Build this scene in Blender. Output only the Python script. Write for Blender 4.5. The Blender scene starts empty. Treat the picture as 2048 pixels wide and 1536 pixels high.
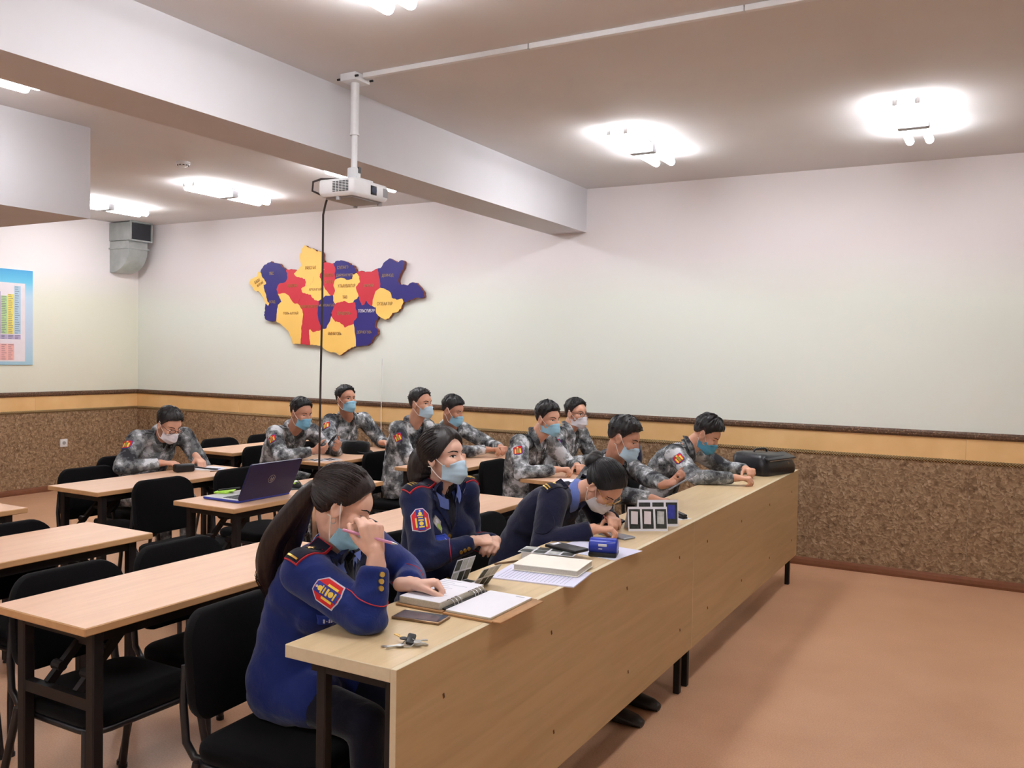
import bpy, bmesh, math, random
import numpy as np
from mathutils import Vector, Matrix, Euler, noise
from mathutils.bvhtree import BVHTree

random.seed(7)
scene = bpy.context.scene
COL = scene.collection
V = Vector
R = math.radians

# ------------------------------------------------------------------ camera
FPX = 1766.1                      # focal length in pixels of a 2048 px wide frame
YAW, PITCH, ROLL = 0.5121, -0.0322, 0.0182
cam_data = bpy.data.cameras.new('camera')
cam_data.sensor_fit = 'HORIZONTAL'
cam_data.sensor_width = 36.0
cam_data.lens = FPX * 36.0 / 2048.0
cam_data.clip_start = 0.05
cam = bpy.data.objects.new('camera', cam_data)
COL.objects.link(cam)
_f = V((-math.sin(YAW) * math.cos(PITCH), math.cos(YAW) * math.cos(PITCH), math.sin(PITCH)))
_r = V((math.cos(YAW), math.sin(YAW), 0))
_u = _r.cross(_f)
_r2 = math.cos(ROLL) * _r + math.sin(ROLL) * _u
_u2 = -math.sin(ROLL) * _r + math.cos(ROLL) * _u
cam.matrix_world = Matrix(((_r2.x, _u2.x, -_f.x, 0.0), (_r2.y, _u2.y, -_f.y, 0.0),
                           (_r2.z, _u2.z, -_f.z, 1.535), (0, 0, 0, 1)))
scene.camera = cam

# ------------------------------------------------------------------ world, exposure
world = bpy.data.worlds.new('world')
scene.world = world
world.use_nodes = True
world.node_tree.nodes['Background'].inputs[0].default_value = (0.9, 0.92, 1.0, 1)
world.node_tree.nodes['Background'].inputs[1].default_value = 0.05
scene.view_settings.view_transform = 'Standard'
scene.view_settings.look = 'None'
scene.view_settings.gamma = 1.0
scene.view_settings.use_curve_mapping = False
scene.view_settings.exposure = 0.88
TUBE_POWER = 26.0                 # emission strength of the fluorescent tubes

# ------------------------------------------------------------------ materials
def lin(c):
    c = c / 255.0
    return c / 12.92 if c <= 0.04045 else ((c + 0.055) / 1.055) ** 2.4
def rgb(r, g, b):
    return (lin(r), lin(g), lin(b), 1.0)

MATS = {}
class NT:
    def __init__(self, name, rough=0.6, spec=0.3, metal=0.0):
        self.m = bpy.data.materials.new(name)
        self.m.use_nodes = True
        self.t = self.m.node_tree
        self.bsdf = self.t.nodes['Principled BSDF']
        self.bsdf.inputs['Roughness'].default_value = rough
        self.bsdf.inputs['Specular IOR Level'].default_value = spec
        self.bsdf.inputs['Metallic'].default_value = metal
        MATS[name] = self.m
    def n(self, typ, **kw):
        nd = self.t.nodes.new(typ)
        for k, v in kw.items():
            if k.startswith('i_'):
                key = k[2:].replace('_', ' ')
                nd.inputs[key].default_value = v
            else:
                setattr(nd, k, v)
        return nd
    def l(self, a, b):
        self.t.links.new(a, b)
    def col(self, out):
        self.l(out, self.bsdf.inputs['Base Color'])
    def coord(self, which='Object'):
        return self.n('ShaderNodeTexCoord').outputs[which]
    def mapping(self, vec, scale=(1, 1, 1), rot=(0, 0, 0)):
        m = self.n('ShaderNodeMapping')
        m.inputs['Scale'].default_value = scale
        m.inputs['Rotation'].default_value = rot
        self.l(vec, m.inputs['Vector'])
        return m.outputs[0]
    def noise(self, vec, scale, detail=3, rough=0.5, dist=0.0):
        n = self.n('ShaderNodeTexNoise')
        n.inputs['Scale'].default_value = scale
        n.inputs['Detail'].default_value = detail
        n.inputs['Roughness'].default_value = rough
        n.inputs['Distortion'].default_value = dist
        if vec is not None:
            self.l(vec, n.inputs['Vector'])
        return n.outputs['Fac']
    def ramp(self, fac, stops, interp='LINEAR'):
        r = self.n('ShaderNodeValToRGB')
        cr = r.color_ramp
        cr.interpolation = interp
        while len(cr.elements) > 1:
            cr.elements.remove(cr.elements[-1])
        cr.elements[0].position = stops[0][0]
        cr.elements[0].color = stops[0][1]
        for p, c in stops[1:]:
            e = cr.elements.new(p)
            e.color = c
        self.l(fac, r.inputs[0])
        return r.outputs[0]
    def bump(self, h, strength=0.3, dist=0.01):
        b = self.n('ShaderNodeBump')
        b.inputs['Strength'].default_value = strength
        b.inputs['Distance'].default_value = dist
        self.l(h, b.inputs['Height'])
        self.l(b.outputs[0], self.bsdf.inputs['Normal'])

def plain(name, c, rough=0.6, spec=0.3, metal=0.0, vary=0.06, scale=30.0, bump=0.0, sheen=0.0):
    """flat colour with a little procedural variation"""
    k = NT(name, rough, spec, metal)
    co = k.coord()
    f = k.noise(co, scale, 4)
    lo = tuple(max(0, x * (1 - vary)) for x in c[:3]) + (1,)
    hi = tuple(min(1, x * (1 + vary)) for x in c[:3]) + (1,)
    k.col(k.ramp(f, [(0.3, lo), (0.7, hi)]))
    if bump:
        k.bump(k.noise(co, scale * 8, 3), bump, 0.002)
    if sheen:
        k.bsdf.inputs['Sheen Weight'].default_value = sheen
    return k.m

def emitter(name, c, strength):
    k = NT(name)
    k.bsdf.inputs['Base Color'].default_value = c
    k.bsdf.inputs['Emission Color'].default_value = c
    k.bsdf.inputs['Emission Strength'].default_value = strength
    return k.m

def make_materials():
    # wall colour: pale mint low down, blending softly to pinkish white near the ceiling
    for nm in ('wall_paint', 'wall_paint_side'):
        k = NT(nm, 0.75, 0.2)
        co = k.coord()
        sep = k.n('ShaderNodeSeparateXYZ'); k.l(co, sep.inputs[0])
        wob = k.noise(co, 1.3, 2)
        mad = k.n('ShaderNodeMath', operation='MULTIPLY_ADD'); k.l(wob, mad.inputs[0]); mad.inputs[1].default_value = 0.25
        k.l(sep.outputs['Z'], mad.inputs[2])
        div = k.n('ShaderNodeMath', operation='DIVIDE'); k.l(mad.outputs[0], div.inputs[0]); div.inputs[1].default_value = 3.2
        if nm == 'wall_paint':
            st = [(0.66, rgb(236, 241, 233)), (0.78, rgb(236, 230, 231))]
        else:
            st = [(0.66, rgb(232, 232, 215)), (0.78, rgb(236, 230, 230))]
        k.col(k.ramp(div.outputs[0], st))
        k.bump(k.noise(co, 60, 4), 0.05, 0.003)
    plain('beam_paint', rgb(210, 208, 212), 0.7, 0.2, vary=0.02, scale=3)
    plain('ceiling_paint', rgb(222, 220, 221), 0.85, 0.1, vary=0.02, scale=2)
    # linoleum
    k = NT('linoleum', 0.42, 0.35)
    co = k.coord()
    a = k.noise(co, 2.0, 4, 0.6)
    b = k.noise(co, 160, 2)
    mx = k.n('ShaderNodeMix', data_type='RGBA', blend_type='MULTIPLY'); mx.inputs['Factor'].default_value = 0.35
    k.l(k.ramp(a, [(0.3, rgb(202, 156, 122)), (0.7, rgb(214, 168, 134))]), mx.inputs['A'])
    k.l(k.ramp(b, [(0.35, rgb(205, 190, 182)), (0.65, (1, 1, 1, 1))]), mx.inputs['B'])
    k.col(mx.outputs['Result'])
    # cork leaf wallpaper
    k = NT('cork', 0.7, 0.25)
    co = k.coord()
    d = k.n('ShaderNodeTexNoise'); d.inputs['Scale'].default_value = 9.0; d.inputs['Detail'].default_value = 3
    k.l(co, d.inputs['Vector'])
    ad = k.n('ShaderNodeVectorMath', operation='MULTIPLY_ADD')
    k.l(d.outputs['Color'], ad.inputs[0]); ad.inputs[1].default_value = (0.09, 0.09, 0.09); k.l(co, ad.inputs[2])
    v1 = k.n('ShaderNodeTexVoronoi'); v1.inputs['Scale'].default_value = 62; k.l(ad.outputs[0], v1.inputs['Vector'])
    sp = k.n('ShaderNodeSeparateColor'); k.l(v1.outputs['Color'], sp.inputs[0])
    flake = k.ramp(sp.outputs[0], [(0.0, rgb(136, 110, 84)), (0.3, rgb(152, 125, 97)), (0.6, rgb(166, 138, 109)),
                                   (0.9, rgb(180, 154, 124)), (1.0, rgb(192, 167, 138))])
    nz = k.noise(co, 24, 6, 0.7)
    shade = k.ramp(nz, [(0.30, rgb(150, 138, 124)), (0.48, rgb(228, 222, 214)), (0.75, (1, 1, 1, 1))])
    mx = k.n('ShaderNodeMix', data_type='RGBA', blend_type='MULTIPLY'); mx.inputs['Factor'].default_value = 0.85
    k.l(flake, mx.inputs['A']); k.l(shade, mx.inputs['B'])
    k.col(mx.outputs['Result'])
    k.bump(v1.outputs['Distance'], 0.35, 0.01)
    # gold frieze paper
    k = NT('gold_frieze', 0.32, 0.5, 0.10)
    co = k.coord()
    k.col(k.ramp(k.noise(co, 3.5, 3), [(0.3, rgb(232, 188, 128)), (0.7, rgb(244, 204, 146))]))
    k.bump(k.noise(k.mapping(co, (3, 3, 12)), 12, 3), 0.08, 0.004)
    # carved brown rail and rope
    k = NT('rail_brown', 0.45, 0.4)
    co = k.coord()
    k.col(k.ramp(k.noise(co, 90, 3), [(0.4, rgb(82, 58, 42)), (0.62, rgb(112, 84, 62)), (0.75, rgb(170, 140, 104))]))
    k.bump(k.noise(co, 110, 2), 0.6, 0.004)
    k = NT('rope_gold', 0.35, 0.5, 0.4)
    co = k.coord()
    w = k.n('ShaderNodeTexWave'); w.inputs['Scale'].default_value = 30; w.bands_direction = 'DIAGONAL'
    w.inputs['Distortion'].default_value = 1.0
    k.l(k.mapping(co, (1, 1, 2)), w.inputs['Vector'])
    k.col(k.ramp(w.outputs['Fac'], [(0.2, rgb(84, 60, 40)), (0.55, rgb(140, 108, 66)), (0.9, rgb(214, 188, 136))]))
    k.bump(w.outputs['Fac'], 0.8, 0.005)
    plain('baseboard_brown', rgb(132, 86, 62), 0.5, 0.3)
    # woods
    def wood(name, c1, c2, rough=0.38, sc=(1.2, 9, 9), spec=0.4):
        k = NT(name, rough, spec)
        co = k.coord()
        g = k.noise(k.mapping(co, sc), 3.0, 5, 0.6, 0.6)
        k.col(k.ramp(g, [(0.3, c1), (0.7, c2)]))
        return k
    wood('table_top', rgb(218, 176, 146), rgb(228, 188, 158), 0.42, (9, 0.8, 9))
    wood('table_edge', rgb(196, 150, 104), rgb(206, 162, 116), 0.5, (9, 0.8, 9))
    wood('desk_top', rgb(204, 178, 136), rgb(218, 194, 154), 0.36, (10, 0.7, 10))
    wood('desk_panel_shaded', rgb(182, 152, 110), rgb(198, 168, 126), 0.4, (10, 0.5, 7))  # same laminate as the desktop, darkened: the panel's shade is in its colour
    wood('desk_edge', rgb(212, 196, 164), rgb(222, 206, 176), 0.45, (9, 2, 9))
    plain('black_steel', rgb(26, 22, 23), 0.5, 0.35, vary=0.15)
    plain('chair_tube', rgb(30, 28, 32), 0.35, 0.5, vary=0.15)
    plain('chair_fabric', rgb(15, 14, 16), 0.95, 0.06, vary=0.25, scale=220, bump=0.25, sheen=0.05)
    plain('black_plastic', rgb(26, 26, 29), 0.4, 0.4)
    plain('dark_plastic', rgb(52, 53, 58), 0.5, 0.3)
    plain('white_plastic', rgb(228, 228, 230), 0.4, 0.35, vary=0.02)
    plain('grey_plastic', rgb(165, 163, 165), 0.45, 0.3, vary=0.03)
    plain('white_enamel', rgb(225, 226, 229), 0.35, 0.4, vary=0.02)
    plain('galvanised', rgb(176, 182, 180), 0.42, 0.5, 0.55, vary=0.12, scale=9)
    plain('chrome', rgb(205, 205, 208), 0.2, 0.5, 0.95)
    plain('gold_metal', rgb(226, 186, 96), 0.3, 0.5, 0.85)
    plain('silver_metal', rgb(190, 190, 188), 0.3, 0.5, 0.8)
    plain('screw_brown', rgb(92, 60, 40), 0.6)
    plain('cable_black', rgb(58, 48, 46), 0.5)
    emitter('tube_glow', (0.97, 0.98, 1.0, 1), TUBE_POWER)
    # map colours
    plain('map_yellow', rgb(252, 206, 112), 0.45, 0.3, vary=0.02, scale=4)
    plain('map_red', rgb(206, 58, 72), 0.45, 0.3, vary=0.03, scale=4)
    plain('map_blue', rgb(56, 50, 124), 0.45, 0.3, vary=0.04, scale=4)
    plain('map_border', rgb(140, 78, 60), 0.5)
    plain('map_letter_gold', rgb(176, 150, 106), 0.45, 0.4, 0.3)
    plain('map_letter_brown', rgb(168, 122, 70), 0.45, 0.4)
    plain('map_letter_white', rgb(226, 220, 226), 0.5)
    # poster
    k = NT('poster_blue', 0.3, 0.4)
    co = k.coord(); sep = k.n('ShaderNodeSeparateXYZ'); k.l(co, sep.inputs[0])
    dv = k.n('ShaderNodeMath', operation='ADD'); k.l(sep.outputs['Z'], dv.inputs[0]); dv.inputs[1].default_value = 0.0
    k.col(k.ramp(dv.outputs[0], [(0.0, rgb(168, 208, 226)), (0.3, rgb(196, 212, 232)), (0.7, rgb(190, 216, 236)),
                                 (0.85, rgb(110, 196, 228)), (0.97, rgb(80, 164, 214))]))
    for nm, c in dict(print_white=(236, 228, 234), print_yellow=(236, 222, 118), print_blue=(176, 204, 224), print_green=(184, 214, 156),
                      print_pink=(238, 180, 172), print_lilac=(184, 170, 204), print_ink=(96, 100, 118)).items():
        plain(nm, rgb(*c), 0.5, 0.3, vary=0.03, scale=12)
    # cloth
    def camo(name, s=1.0, seed=0.0):
        k = NT(name, 0.9, 0.1)
        co = k.coord()
        off = k.n('ShaderNodeVectorMath', operation='ADD'); k.l(co, off.inputs[0]); off.inputs[1].default_value = (seed, seed * 1.7, seed * .3)
        sn = k.n('ShaderNodeVectorMath', operation='SNAP'); k.l(off.outputs[0], sn.inputs[0]); sn.inputs[1].default_value = (0.0055, 0.0055, 0.0055)
        a = k.noise(sn.outputs[0], 10 * s, 3, 0.66)
        c = k.ramp(a, [(0.0, rgb(58, 58, 62)), (0.405, rgb(92, 94, 97)), (0.475, rgb(128, 131, 133)),
                       (0.54, rgb(166, 168, 172)), (0.59, rgb(214, 217, 222))], 'CONSTANT')
        k.col(c)
        k.bump(k.noise(co, 26, 3, 0.6, 0.6), 0.35, 0.012)
        return k
    camo('camo_a', 1.0, 0.0); camo('camo_b', 1.15, 3.1); camo('camo_c', 0.75, 7.7)
    def cloth(name, c, rough=0.85, sheen=0.2):
        k = NT(name, rough, 0.12)
        co = k.coord()
        k.col(k.ramp(k.noise(co, 5, 4), [(0.3, tuple(x * 0.85 for x in c[:3]) + (1,)), (0.7, c)]))
        k.bump(k.noise(co, 13, 4, 0.55, 0.8), 0.35, 0.015)
        k.bsdf.inputs['Sheen Weight'].default_value = sheen
        return k
    cloth('uniform_blue', rgb(30, 46, 112))
    cloth('uniform_blue_dark', rgb(27, 34, 70))
    cloth('sweater_navy', rgb(27, 29, 54))
    cloth('trouser_navy', rgb(19, 20, 36))
    cloth('shirt_blue', rgb(112, 132, 202))
    cloth('tie_black', rgb(24, 24, 34))
    cloth('board_navy', rgb(20, 22, 44))
    cloth('tshirt_dark', rgb(48, 50, 48))
    cloth('cap_black', rgb(24, 24, 28))
    plain('piping_red', rgb(196, 52, 64), 0.7)
    plain('patch_red', rgb(206, 40, 44), 0.75)
    plain('patch_blue', rgb(52, 62, 150), 0.75)
    plain('patch_yellow', rgb(240, 206, 84), 0.7)
    plain('patch_green', rgb(150, 170, 84), 0.7)
    plain('patch_silver', rgb(206, 204, 214), 0.6)
    plain('tag_blue', rgb(44, 66, 160), 0.6)
    plain('tag_white', rgb(225, 228, 240), 0.6)
    def skin(name, c):
        k = NT(name, 0.5, 0.35)
        co = k.coord()
        k.col(k.ramp(k.noise(co, 22, 4), [(0.3, tuple(x * 0.9 for x in c[:3]) + (1,)), (0.7, c)]))
        k.bsdf.inputs['Subsurface Weight'].default_value = 0.08
        k.bsdf.inputs['Subsurface Radius'].default_value = (0.012, 0.005, 0.003)
        k.bump(k.noise(co, 120, 3), 0.08, 0.002)
    skin('skin_light', rgb(236, 190, 168)); skin('skin_mid', rgb(222, 168, 142)); skin('skin_tan', rgb(206, 150, 124))
    plain('lip', rgb(184, 104, 96), 0.45)
    plain('nail', rgb(232, 178, 164), 0.3, 0.5)
    def hair(name, c, c2):
        k = NT(name, 0.42, 0.35)
        co = k.coord()
        k.col(k.ramp(k.noise(k.mapping(co, (60, 60, 7)), 3, 3), [(0.35, c), (0.7, c2)]))
        k.bump(k.noise(k.mapping(co, (60, 60, 14)), 4, 2), 0.2, 0.003)
    plain('hair_fade', rgb(74, 58, 54), 0.8, vary=.25, scale=200)
    hair('hair_black', rgb(24, 22, 24), rgb(38, 36, 38))
    hair('hair_brown', rgb(30, 21, 21), rgb(52, 37, 35))
    hair('hair_soft', rgb(28, 25, 27), rgb(50, 44, 44))
    plain('brow', rgb(40, 32, 32), 0.8)
    plain('eye_white', rgb(226, 218, 214), 0.25, 0.5, vary=0.01)
    plain('eye_dark', rgb(30, 20, 18), 0.2, 0.5)
    plain('mask_blue', rgb(158, 206, 230), 0.85, 0.1, vary=0.04, scale=60)
    plain('mask_pale', rgb(190, 216, 234), 0.85, 0.1, vary=0.03, scale=60)
    plain('mask_teal', rgb(96, 166, 200), 0.85, 0.1, vary=0.05, scale=60)
    plain('mask_deep', rgb(132, 188, 216), 0.85, 0.1, vary=0.05, scale=60)
    plain('mask_white', rgb(232, 230, 238), 0.85, 0.1, vary=0.02, scale=60)
    plain('loop_white', rgb(236, 226, 220), 0.8, vary=0.02)
    k = NT('lens_glass', 0.05, 0.5); k.bsdf.inputs['Base Color'].default_value = (0.85, 0.88, 0.9, 1)
    k.bsdf.inputs['Transmission Weight'].default_value = 1.0; k.bsdf.inputs['IOR'].default_value = 1.05
    plain('spectacle_dark', rgb(36, 26, 26), 0.3, 0.5)
    plain('shoe_leather', rgb(30, 26, 28), 0.35, 0.5, vary=0.15)
    # stationery
    plain('paper_white', rgb(238, 238, 246), 0.7, vary=0.01)
    plain('paper_lilac', rgb(222, 222, 244), 0.7, vary=0.01)
    plain('paper_cream', rgb(244, 240, 228), 0.7, vary=0.01)
    plain('paper_edge', rgb(214, 206, 190), 0.8, vary=0.1, scale=300)
    plain('leather_tan', rgb(176, 132, 88), 0.5, 0.4, vary=0.12)
    plain('ink_grey', rgb(170, 172, 190), 0.7)
    plain('print_photo_dark', rgb(58, 60, 56), 0.5, vary=0.4, scale=60)
    plain('print_photo_light', rgb(190, 192, 190), 0.5, vary=0.2, scale=60)
    plain('print_photo_blue', rgb(58, 68, 160), 0.5, vary=0.2, scale=60)
    plain('screen_glass', rgb(70, 76, 92), 0.08, 0.6)
    plain('phone_silver', rgb(150, 155, 165), 0.25, 0.5, 0.4)
    plain('phone_gold', rgb(150, 120, 90), 0.3, 0.5, 0.6)
    plain('punch_blue', rgb(42, 62, 172), 0.3, 0.5, vary=0.05)
    plain('laptop_blue', rgb(36, 34, 78), 0.4, 0.4)
    plain('laptop_edge', rgb(56, 70, 170), 0.35, 0.4)
    plain('laptop_silver', rgb(190, 192, 198), 0.3, 0.4, 0.3)
    plain('keys_dark', rgb(60, 60, 70), 0.5)
    plain('note_green', rgb(176, 222, 84), 0.7, vary=0.03)
    plain('pen_pink', rgb(214, 148, 178), 0.35, 0.5)
    plain('pencil_brown', rgb(120, 92, 66), 0.5)
    plain('bag_leather', rgb(24, 25, 32), 0.32, 0.5, vary=0.25, scale=14, bump=0.3)
    plain('ring_gold', rgb(222, 184, 110), 0.25, 0.5, 0.9)
make_materials()
M = MATS

# ------------------------------------------------------------------ mesh helpers
def ortho(d):
    d = d.normalized()
    a = V((0, 0, 1)) if abs(d.z) < 0.9 else V((1, 0, 0))
    x = d.cross(a).normalized()
    return x, d.cross(x).normalized(), d

class B:
    """collects geometry in one bmesh; .mi is the material slot of what is added next"""
    def __init__(self):
        self.bm = bmesh.new()
        self.mi = 0
        self.names = []
    def mat(self, name):
        if name not in self.names:
            self.names.append(name)
        self.mi = self.names.index(name)
        return self
    def face(self, vs):
        try:
            f = self.bm.faces.new(vs)
            f.material_index = self.mi
            return f
        except ValueError:
            return None
    def box(self, c, size, rot=None, bev=0.0, seg=2):
        b2 = bmesh.new()
        bmesh.ops.create_cube(b2, size=1.0)
        for v in b2.verts:
            v.co = V((v.co.x * size[0], v.co.y * size[1], v.co.z * size[2]))
        if bev > 0:
            bmesh.ops.bevel(b2, geom=list(b2.edges), offset=bev, segments=seg, affect='EDGES', profile=0.5)
        m = rot.to_matrix() if isinstance(rot, Euler) else (rot if rot is not None else Matrix.Identity(3))
        self._merge(b2, m, V(c))
        return self
    def _merge(self, b2, m, c):
        mp = {}
        for v in b2.verts:
            mp[v] = self.bm.verts.new(m @ v.co + c)
        for f in b2.faces:
            self.face([mp[v] for v in f.verts])
        b2.free()
    def ring_loft(self, rings, cap=True, closed=True):
        vr = [[self.bm.verts.new(p) for p in r] for r in rings]
        n = len(vr[0])
        for a, b in zip(vr[:-1], vr[1:]):
            rng = range(n) if closed else range(n - 1)
            for i in rng:
                j = (i + 1) % n
                self.face([a[i], a[j], b[j], b[i]])
        if cap and closed:
            self.face(list(reversed(vr[0])))
            self.face(vr[-1])
        return vr
    def cone(self, p0, p1, r0, r1, n=10, cap=True):
        p0, p1 = V(p0), V(p1)
        x, y, d = ortho(p1 - p0)
        rg = []
        for p, r in ((p0, r0), (p1, r1)):
            rg.append([p + (x * math.cos(2 * math.pi * i / n) + y * math.sin(2 * math.pi * i / n)) * r for i in range(n)])
        self.ring_loft(rg, cap)
        return self
    def tube(self, pts, r, n=8, sq=False, cap=True):
        pts = [V(p) for p in pts]
        rs = r if isinstance(r, (list, tuple)) else [r] * len(pts)
        rings = []
        x = None
        for i, p in enumerate(pts):
            if i == 0: d = pts[1] - pts[0]
            elif i == len(pts) - 1: d = pts[-1] - pts[-2]
            else: d = (pts[i + 1] - p).normalized() + (p - pts[i - 1]).normalized()
            d = d.normalized()
            if x is None:
                x, y, _ = ortho(d)
            else:
                x = (x - d * x.dot(d)).normalized(); y = d.cross(x)
            ph = math.pi / n if sq else 0
            rings.append([p + (x * math.cos(2 * math.pi * k / n + ph) + y * math.sin(2 * math.pi * k / n + ph)) * rs[i] for k in range(n)])
        self.ring_loft(rings, cap)
        return self
    def bar(self, p0, p1, w, h, up=V((0, 0, 1))):
        """rectangular bar; w across, h along up"""
        p0, p1 = V(p0), V(p1)
        d = (p1 - p0).normalized()
        x = d.cross(up)
        if x.length < 1e-4: x = d.cross(V((1, 0, 0)))
        x.normalize(); y = x.cross(d).normalized()
        self.ring_loft([[p + x * (sx * w / 2) + y * (sy * h / 2) for sx, sy in ((-1, -1), (1, -1), (1, 1), (-1, 1))] for p in (p0, p1)])
        return self
    def ell(self, c, r, m=None, nu=20, nv=12):
        c = V(c); m = m or Matrix.Identity(3)
        rings = []
        for j in range(1, nv):
            th = math.pi * j / nv
            rings.append([c + m @ V((r[0] * math.sin(th) * math.cos(2 * math.pi * i / nu), r[1] * math.sin(th) * math.sin(2 * math.pi * i / nu), -r[2] * math.cos(th))) for i in range(nu)])
        vr = self.ring_loft(rings, cap=False)
        a = self.bm.verts.new(c + m @ V((0, 0, -r[2]))); b = self.bm.verts.new(c + m @ V((0, 0, r[2])))
        for i in range(nu):
            j = (i + 1) % nu
            self.face([a, vr[0][j], vr[0][i]]); self.face([b, vr[-1][i], vr[-1][j]])
        return self
    def cap(self, p0, p1, r0, r1, n=12):
        """tapered capsule"""
        p0, p1 = V(p0), V(p1)
        x, y, d = ortho(p1 - p0)
        rings = []
        for k in range(1, 4):
            a = math.pi / 2 * k / 4
            rings.append((p0 - d * r0 * math.cos(a), r0 * math.sin(a)))
        rings.append((p0, r0)); rings.append((p1, r1))
        for k in range(3, 0, -1):
            a = math.pi / 2 * k / 4
            rings.append((p1 + d * r1 * math.cos(a), r1 * math.sin(a)))
        self.ring_loft([[p + (x * math.cos(2 * math.pi * i / n) + y * math.sin(2 * math.pi * i / n)) * r for i in range(n)] for p, r in rings])
        return self
    def prism(self, poly, o, ax, ay, depth):
        """polygon in the plane (ax, ay) at o, extruded along ax x ay by depth"""
        o, ax, ay = V(o), V(ax), V(ay)
        nrm = ax.cross(ay).normalized()
        a = [self.bm.verts.new(o + ax * x + ay * y) for x, y in poly]
        b = [self.bm.verts.new(o + ax * x + ay * y + nrm * depth) for x, y in poly]
        n = len(a)
        self.face(list(reversed(a))); self.face(b)
        for i in range(n):
            j = (i + 1) % n
            self.face([a[i], a[j], b[j], b[i]])
        return self
    def mesh(self, name, off=None, smooth=None, flip=True):
        if flip:
            bmesh.ops.recalc_face_normals(self.bm, faces=list(self.bm.faces))
        if off is not None:
            for v in self.bm.verts: v.co -= off
        me = bpy.data.meshes.new(name)
        self.bm.to_mesh(me); self.bm.free()
        for nm in self.names: me.materials.append(M[nm])
        if smooth is not None:
            me.polygons.foreach_set('use_smooth', [True] * len(me.polygons))
            if smooth < 180: me.set_sharp_from_angle(angle=R(smooth))
        return me

def link(name, me, parent=None, loc=None, label=None):
    o = bpy.data.objects.new(name, me)
    COL.objects.link(o)
    if parent is not None: o.parent = parent
    if loc is not None: o.location = loc
    if label: o['label'] = label
    return o
def empty(name, loc, label, cat, group=None, rz=0.0):
    o = bpy.data.objects.new(name, None)
    o.empty_display_size = 0.1
    COL.objects.link(o)
    o.location = loc; o.rotation_euler = (0, 0, rz)
    return tag(o, label, cat, group)
def tag(o, label, cat, group=None):
    o['label'] = label; o['category'] = cat
    if group: o['group'] = group
    return o
def copy_tree(o, parent=None):
    c = o.copy(); COL.objects.link(c); c.parent = parent
    for ch in list(o.children):
        copy_tree(ch, c)
    return c
def struct(o):
    o['kind'] = 'structure'; return o
# ------------------------------------------------------------------ the room
XL, XR, YW, YF, H = -8.87, 3.2, 6.849, -2.6, 2.953
def slab(name, lo, hi, mat):
    b = B().mat(mat)
    b.box([(a + c) / 2 for a, c in zip(lo, hi)], [c - a for a, c in zip(lo, hi)])
    return struct(link(name, b.mesh(name)))
floor = slab('floor', (XL - .15, YF - .15, -0.1), (XR + .15, YW + .15, 0), 'linoleum')
ceiling = slab('ceiling', (XL - .15, YF - .15, H), (XR + .15, YW + .15, H + .15), 'ceiling_paint')
wall_back = slab('wall_back', (XL - .15, YW, 0), (XR + .15, YW + .15, H), 'wall_paint')
wall_left = slab('wall_left', (XL - .15, YF, 0), (XL, YW, H), 'wall_paint_side')
wall_right = slab('wall_right', (XR, YF, 0), (XR + .15, YW, H), 'wall_paint')
wall_front = slab('wall_front', (XL, YF - .15, 0), (XR, YF, H), 'wall_paint')
# dropped concrete beam across the room, and the boxed-in bulkhead by the left wall
slab('ceiling_beam', (-3.50, YF, 2.588), (-3.154, YW, H), 'beam_paint')
slab('ceiling_bulkhead', (XL, YF, 2.37), (-5.21, 3.66, H), 'beam_paint')

# wainscot: cork sheets, gold frieze sheets, carved rail, rope moulding
cork_me = {}
def panel(name, parent, wall, a, b2, z0, z1, mat, t):
    w = b2 - a
    key = (wall, round(w, 3), z0, mat)
    if key not in cork_me:
        b = B().mat(mat)
        if wall == 'back': b.box((w / 2, -t / 2, (z1 - z0) / 2), (w - .0006, t, z1 - z0), bev=0.0012, seg=1)
        else: b.box((t / 2, w / 2, (z1 - z0) / 2), (t, w - .0006, z1 - z0), bev=0.0012, seg=1)
        cork_me[key] = b.mesh(name)
    loc = (a, YW, z0) if wall == 'back' else (XL, a, z0)
    return link(name, cork_me[key], parent, loc)
def split(lo, hi, seam, w):
    k = seam
    while k > lo: k -= w
    out = [lo]; k += w
    while k < hi - .02:
        out.append(k); k += w
    return out + [hi]
for seams, z0, z1, mat, nm, t in ((split(XL, XR, -0.215, 1.06), .062, .845, 'cork', 'cork_panel', .006),
                                  (split(XL, XR, -0.241, 1.745), .868, 1.018, 'gold_frieze', 'frieze_panel', .005)):
    for a, b2 in zip(seams[:-1], seams[1:]): panel(nm, wall_back, 'back', a, b2, z0, z1, mat, t)
for seams, z0, z1, mat, nm, t in ((split(YF, YW - .006, 6.0, 1.06), .062, .845, 'cork', 'cork_panel', .006),
                                  (split(YF, YW - .006, 5.6, 1.745), .868, 1.018, 'gold_frieze', 'frieze_panel', .005)):
    for a, b2 in zip(seams[:-1], seams[1:]): panel(nm, wall_left, 'left', a, b2, z0, z1, mat, t)
def moulding(name, wall, z0, z1, t, mat):
    zm, h = (z0 + z1) / 2, (z1 - z0)
    prof = [(0, z0), (t * .6, z0), (t, z0 + h * .3), (t, z0 + h * .7), (t * .7, z1), (0, z1)]
    b = B().mat(mat)
    n = 2
    if wall == 'back': rings = [[V((x, YW - d, z)) for d, z in prof] for x in (XL, XR)]
    else: rings = [[V((XL + d, y, z)) for d, z in prof] for y in (YF, YW)]
    b.ring_loft(rings)
    return struct(link(name, b.mesh(name)))
moulding('trim_1', 'back', 1.016, 1.064, .022, 'rail_brown'); moulding('trim_2', 'left', 1.016, 1.064, .022, 'rail_brown')
moulding('trim_3', 'back', .843, .870, .016, 'rope_gold'); moulding('trim_4', 'left', .843, .870, .016, 'rope_gold')
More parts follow.
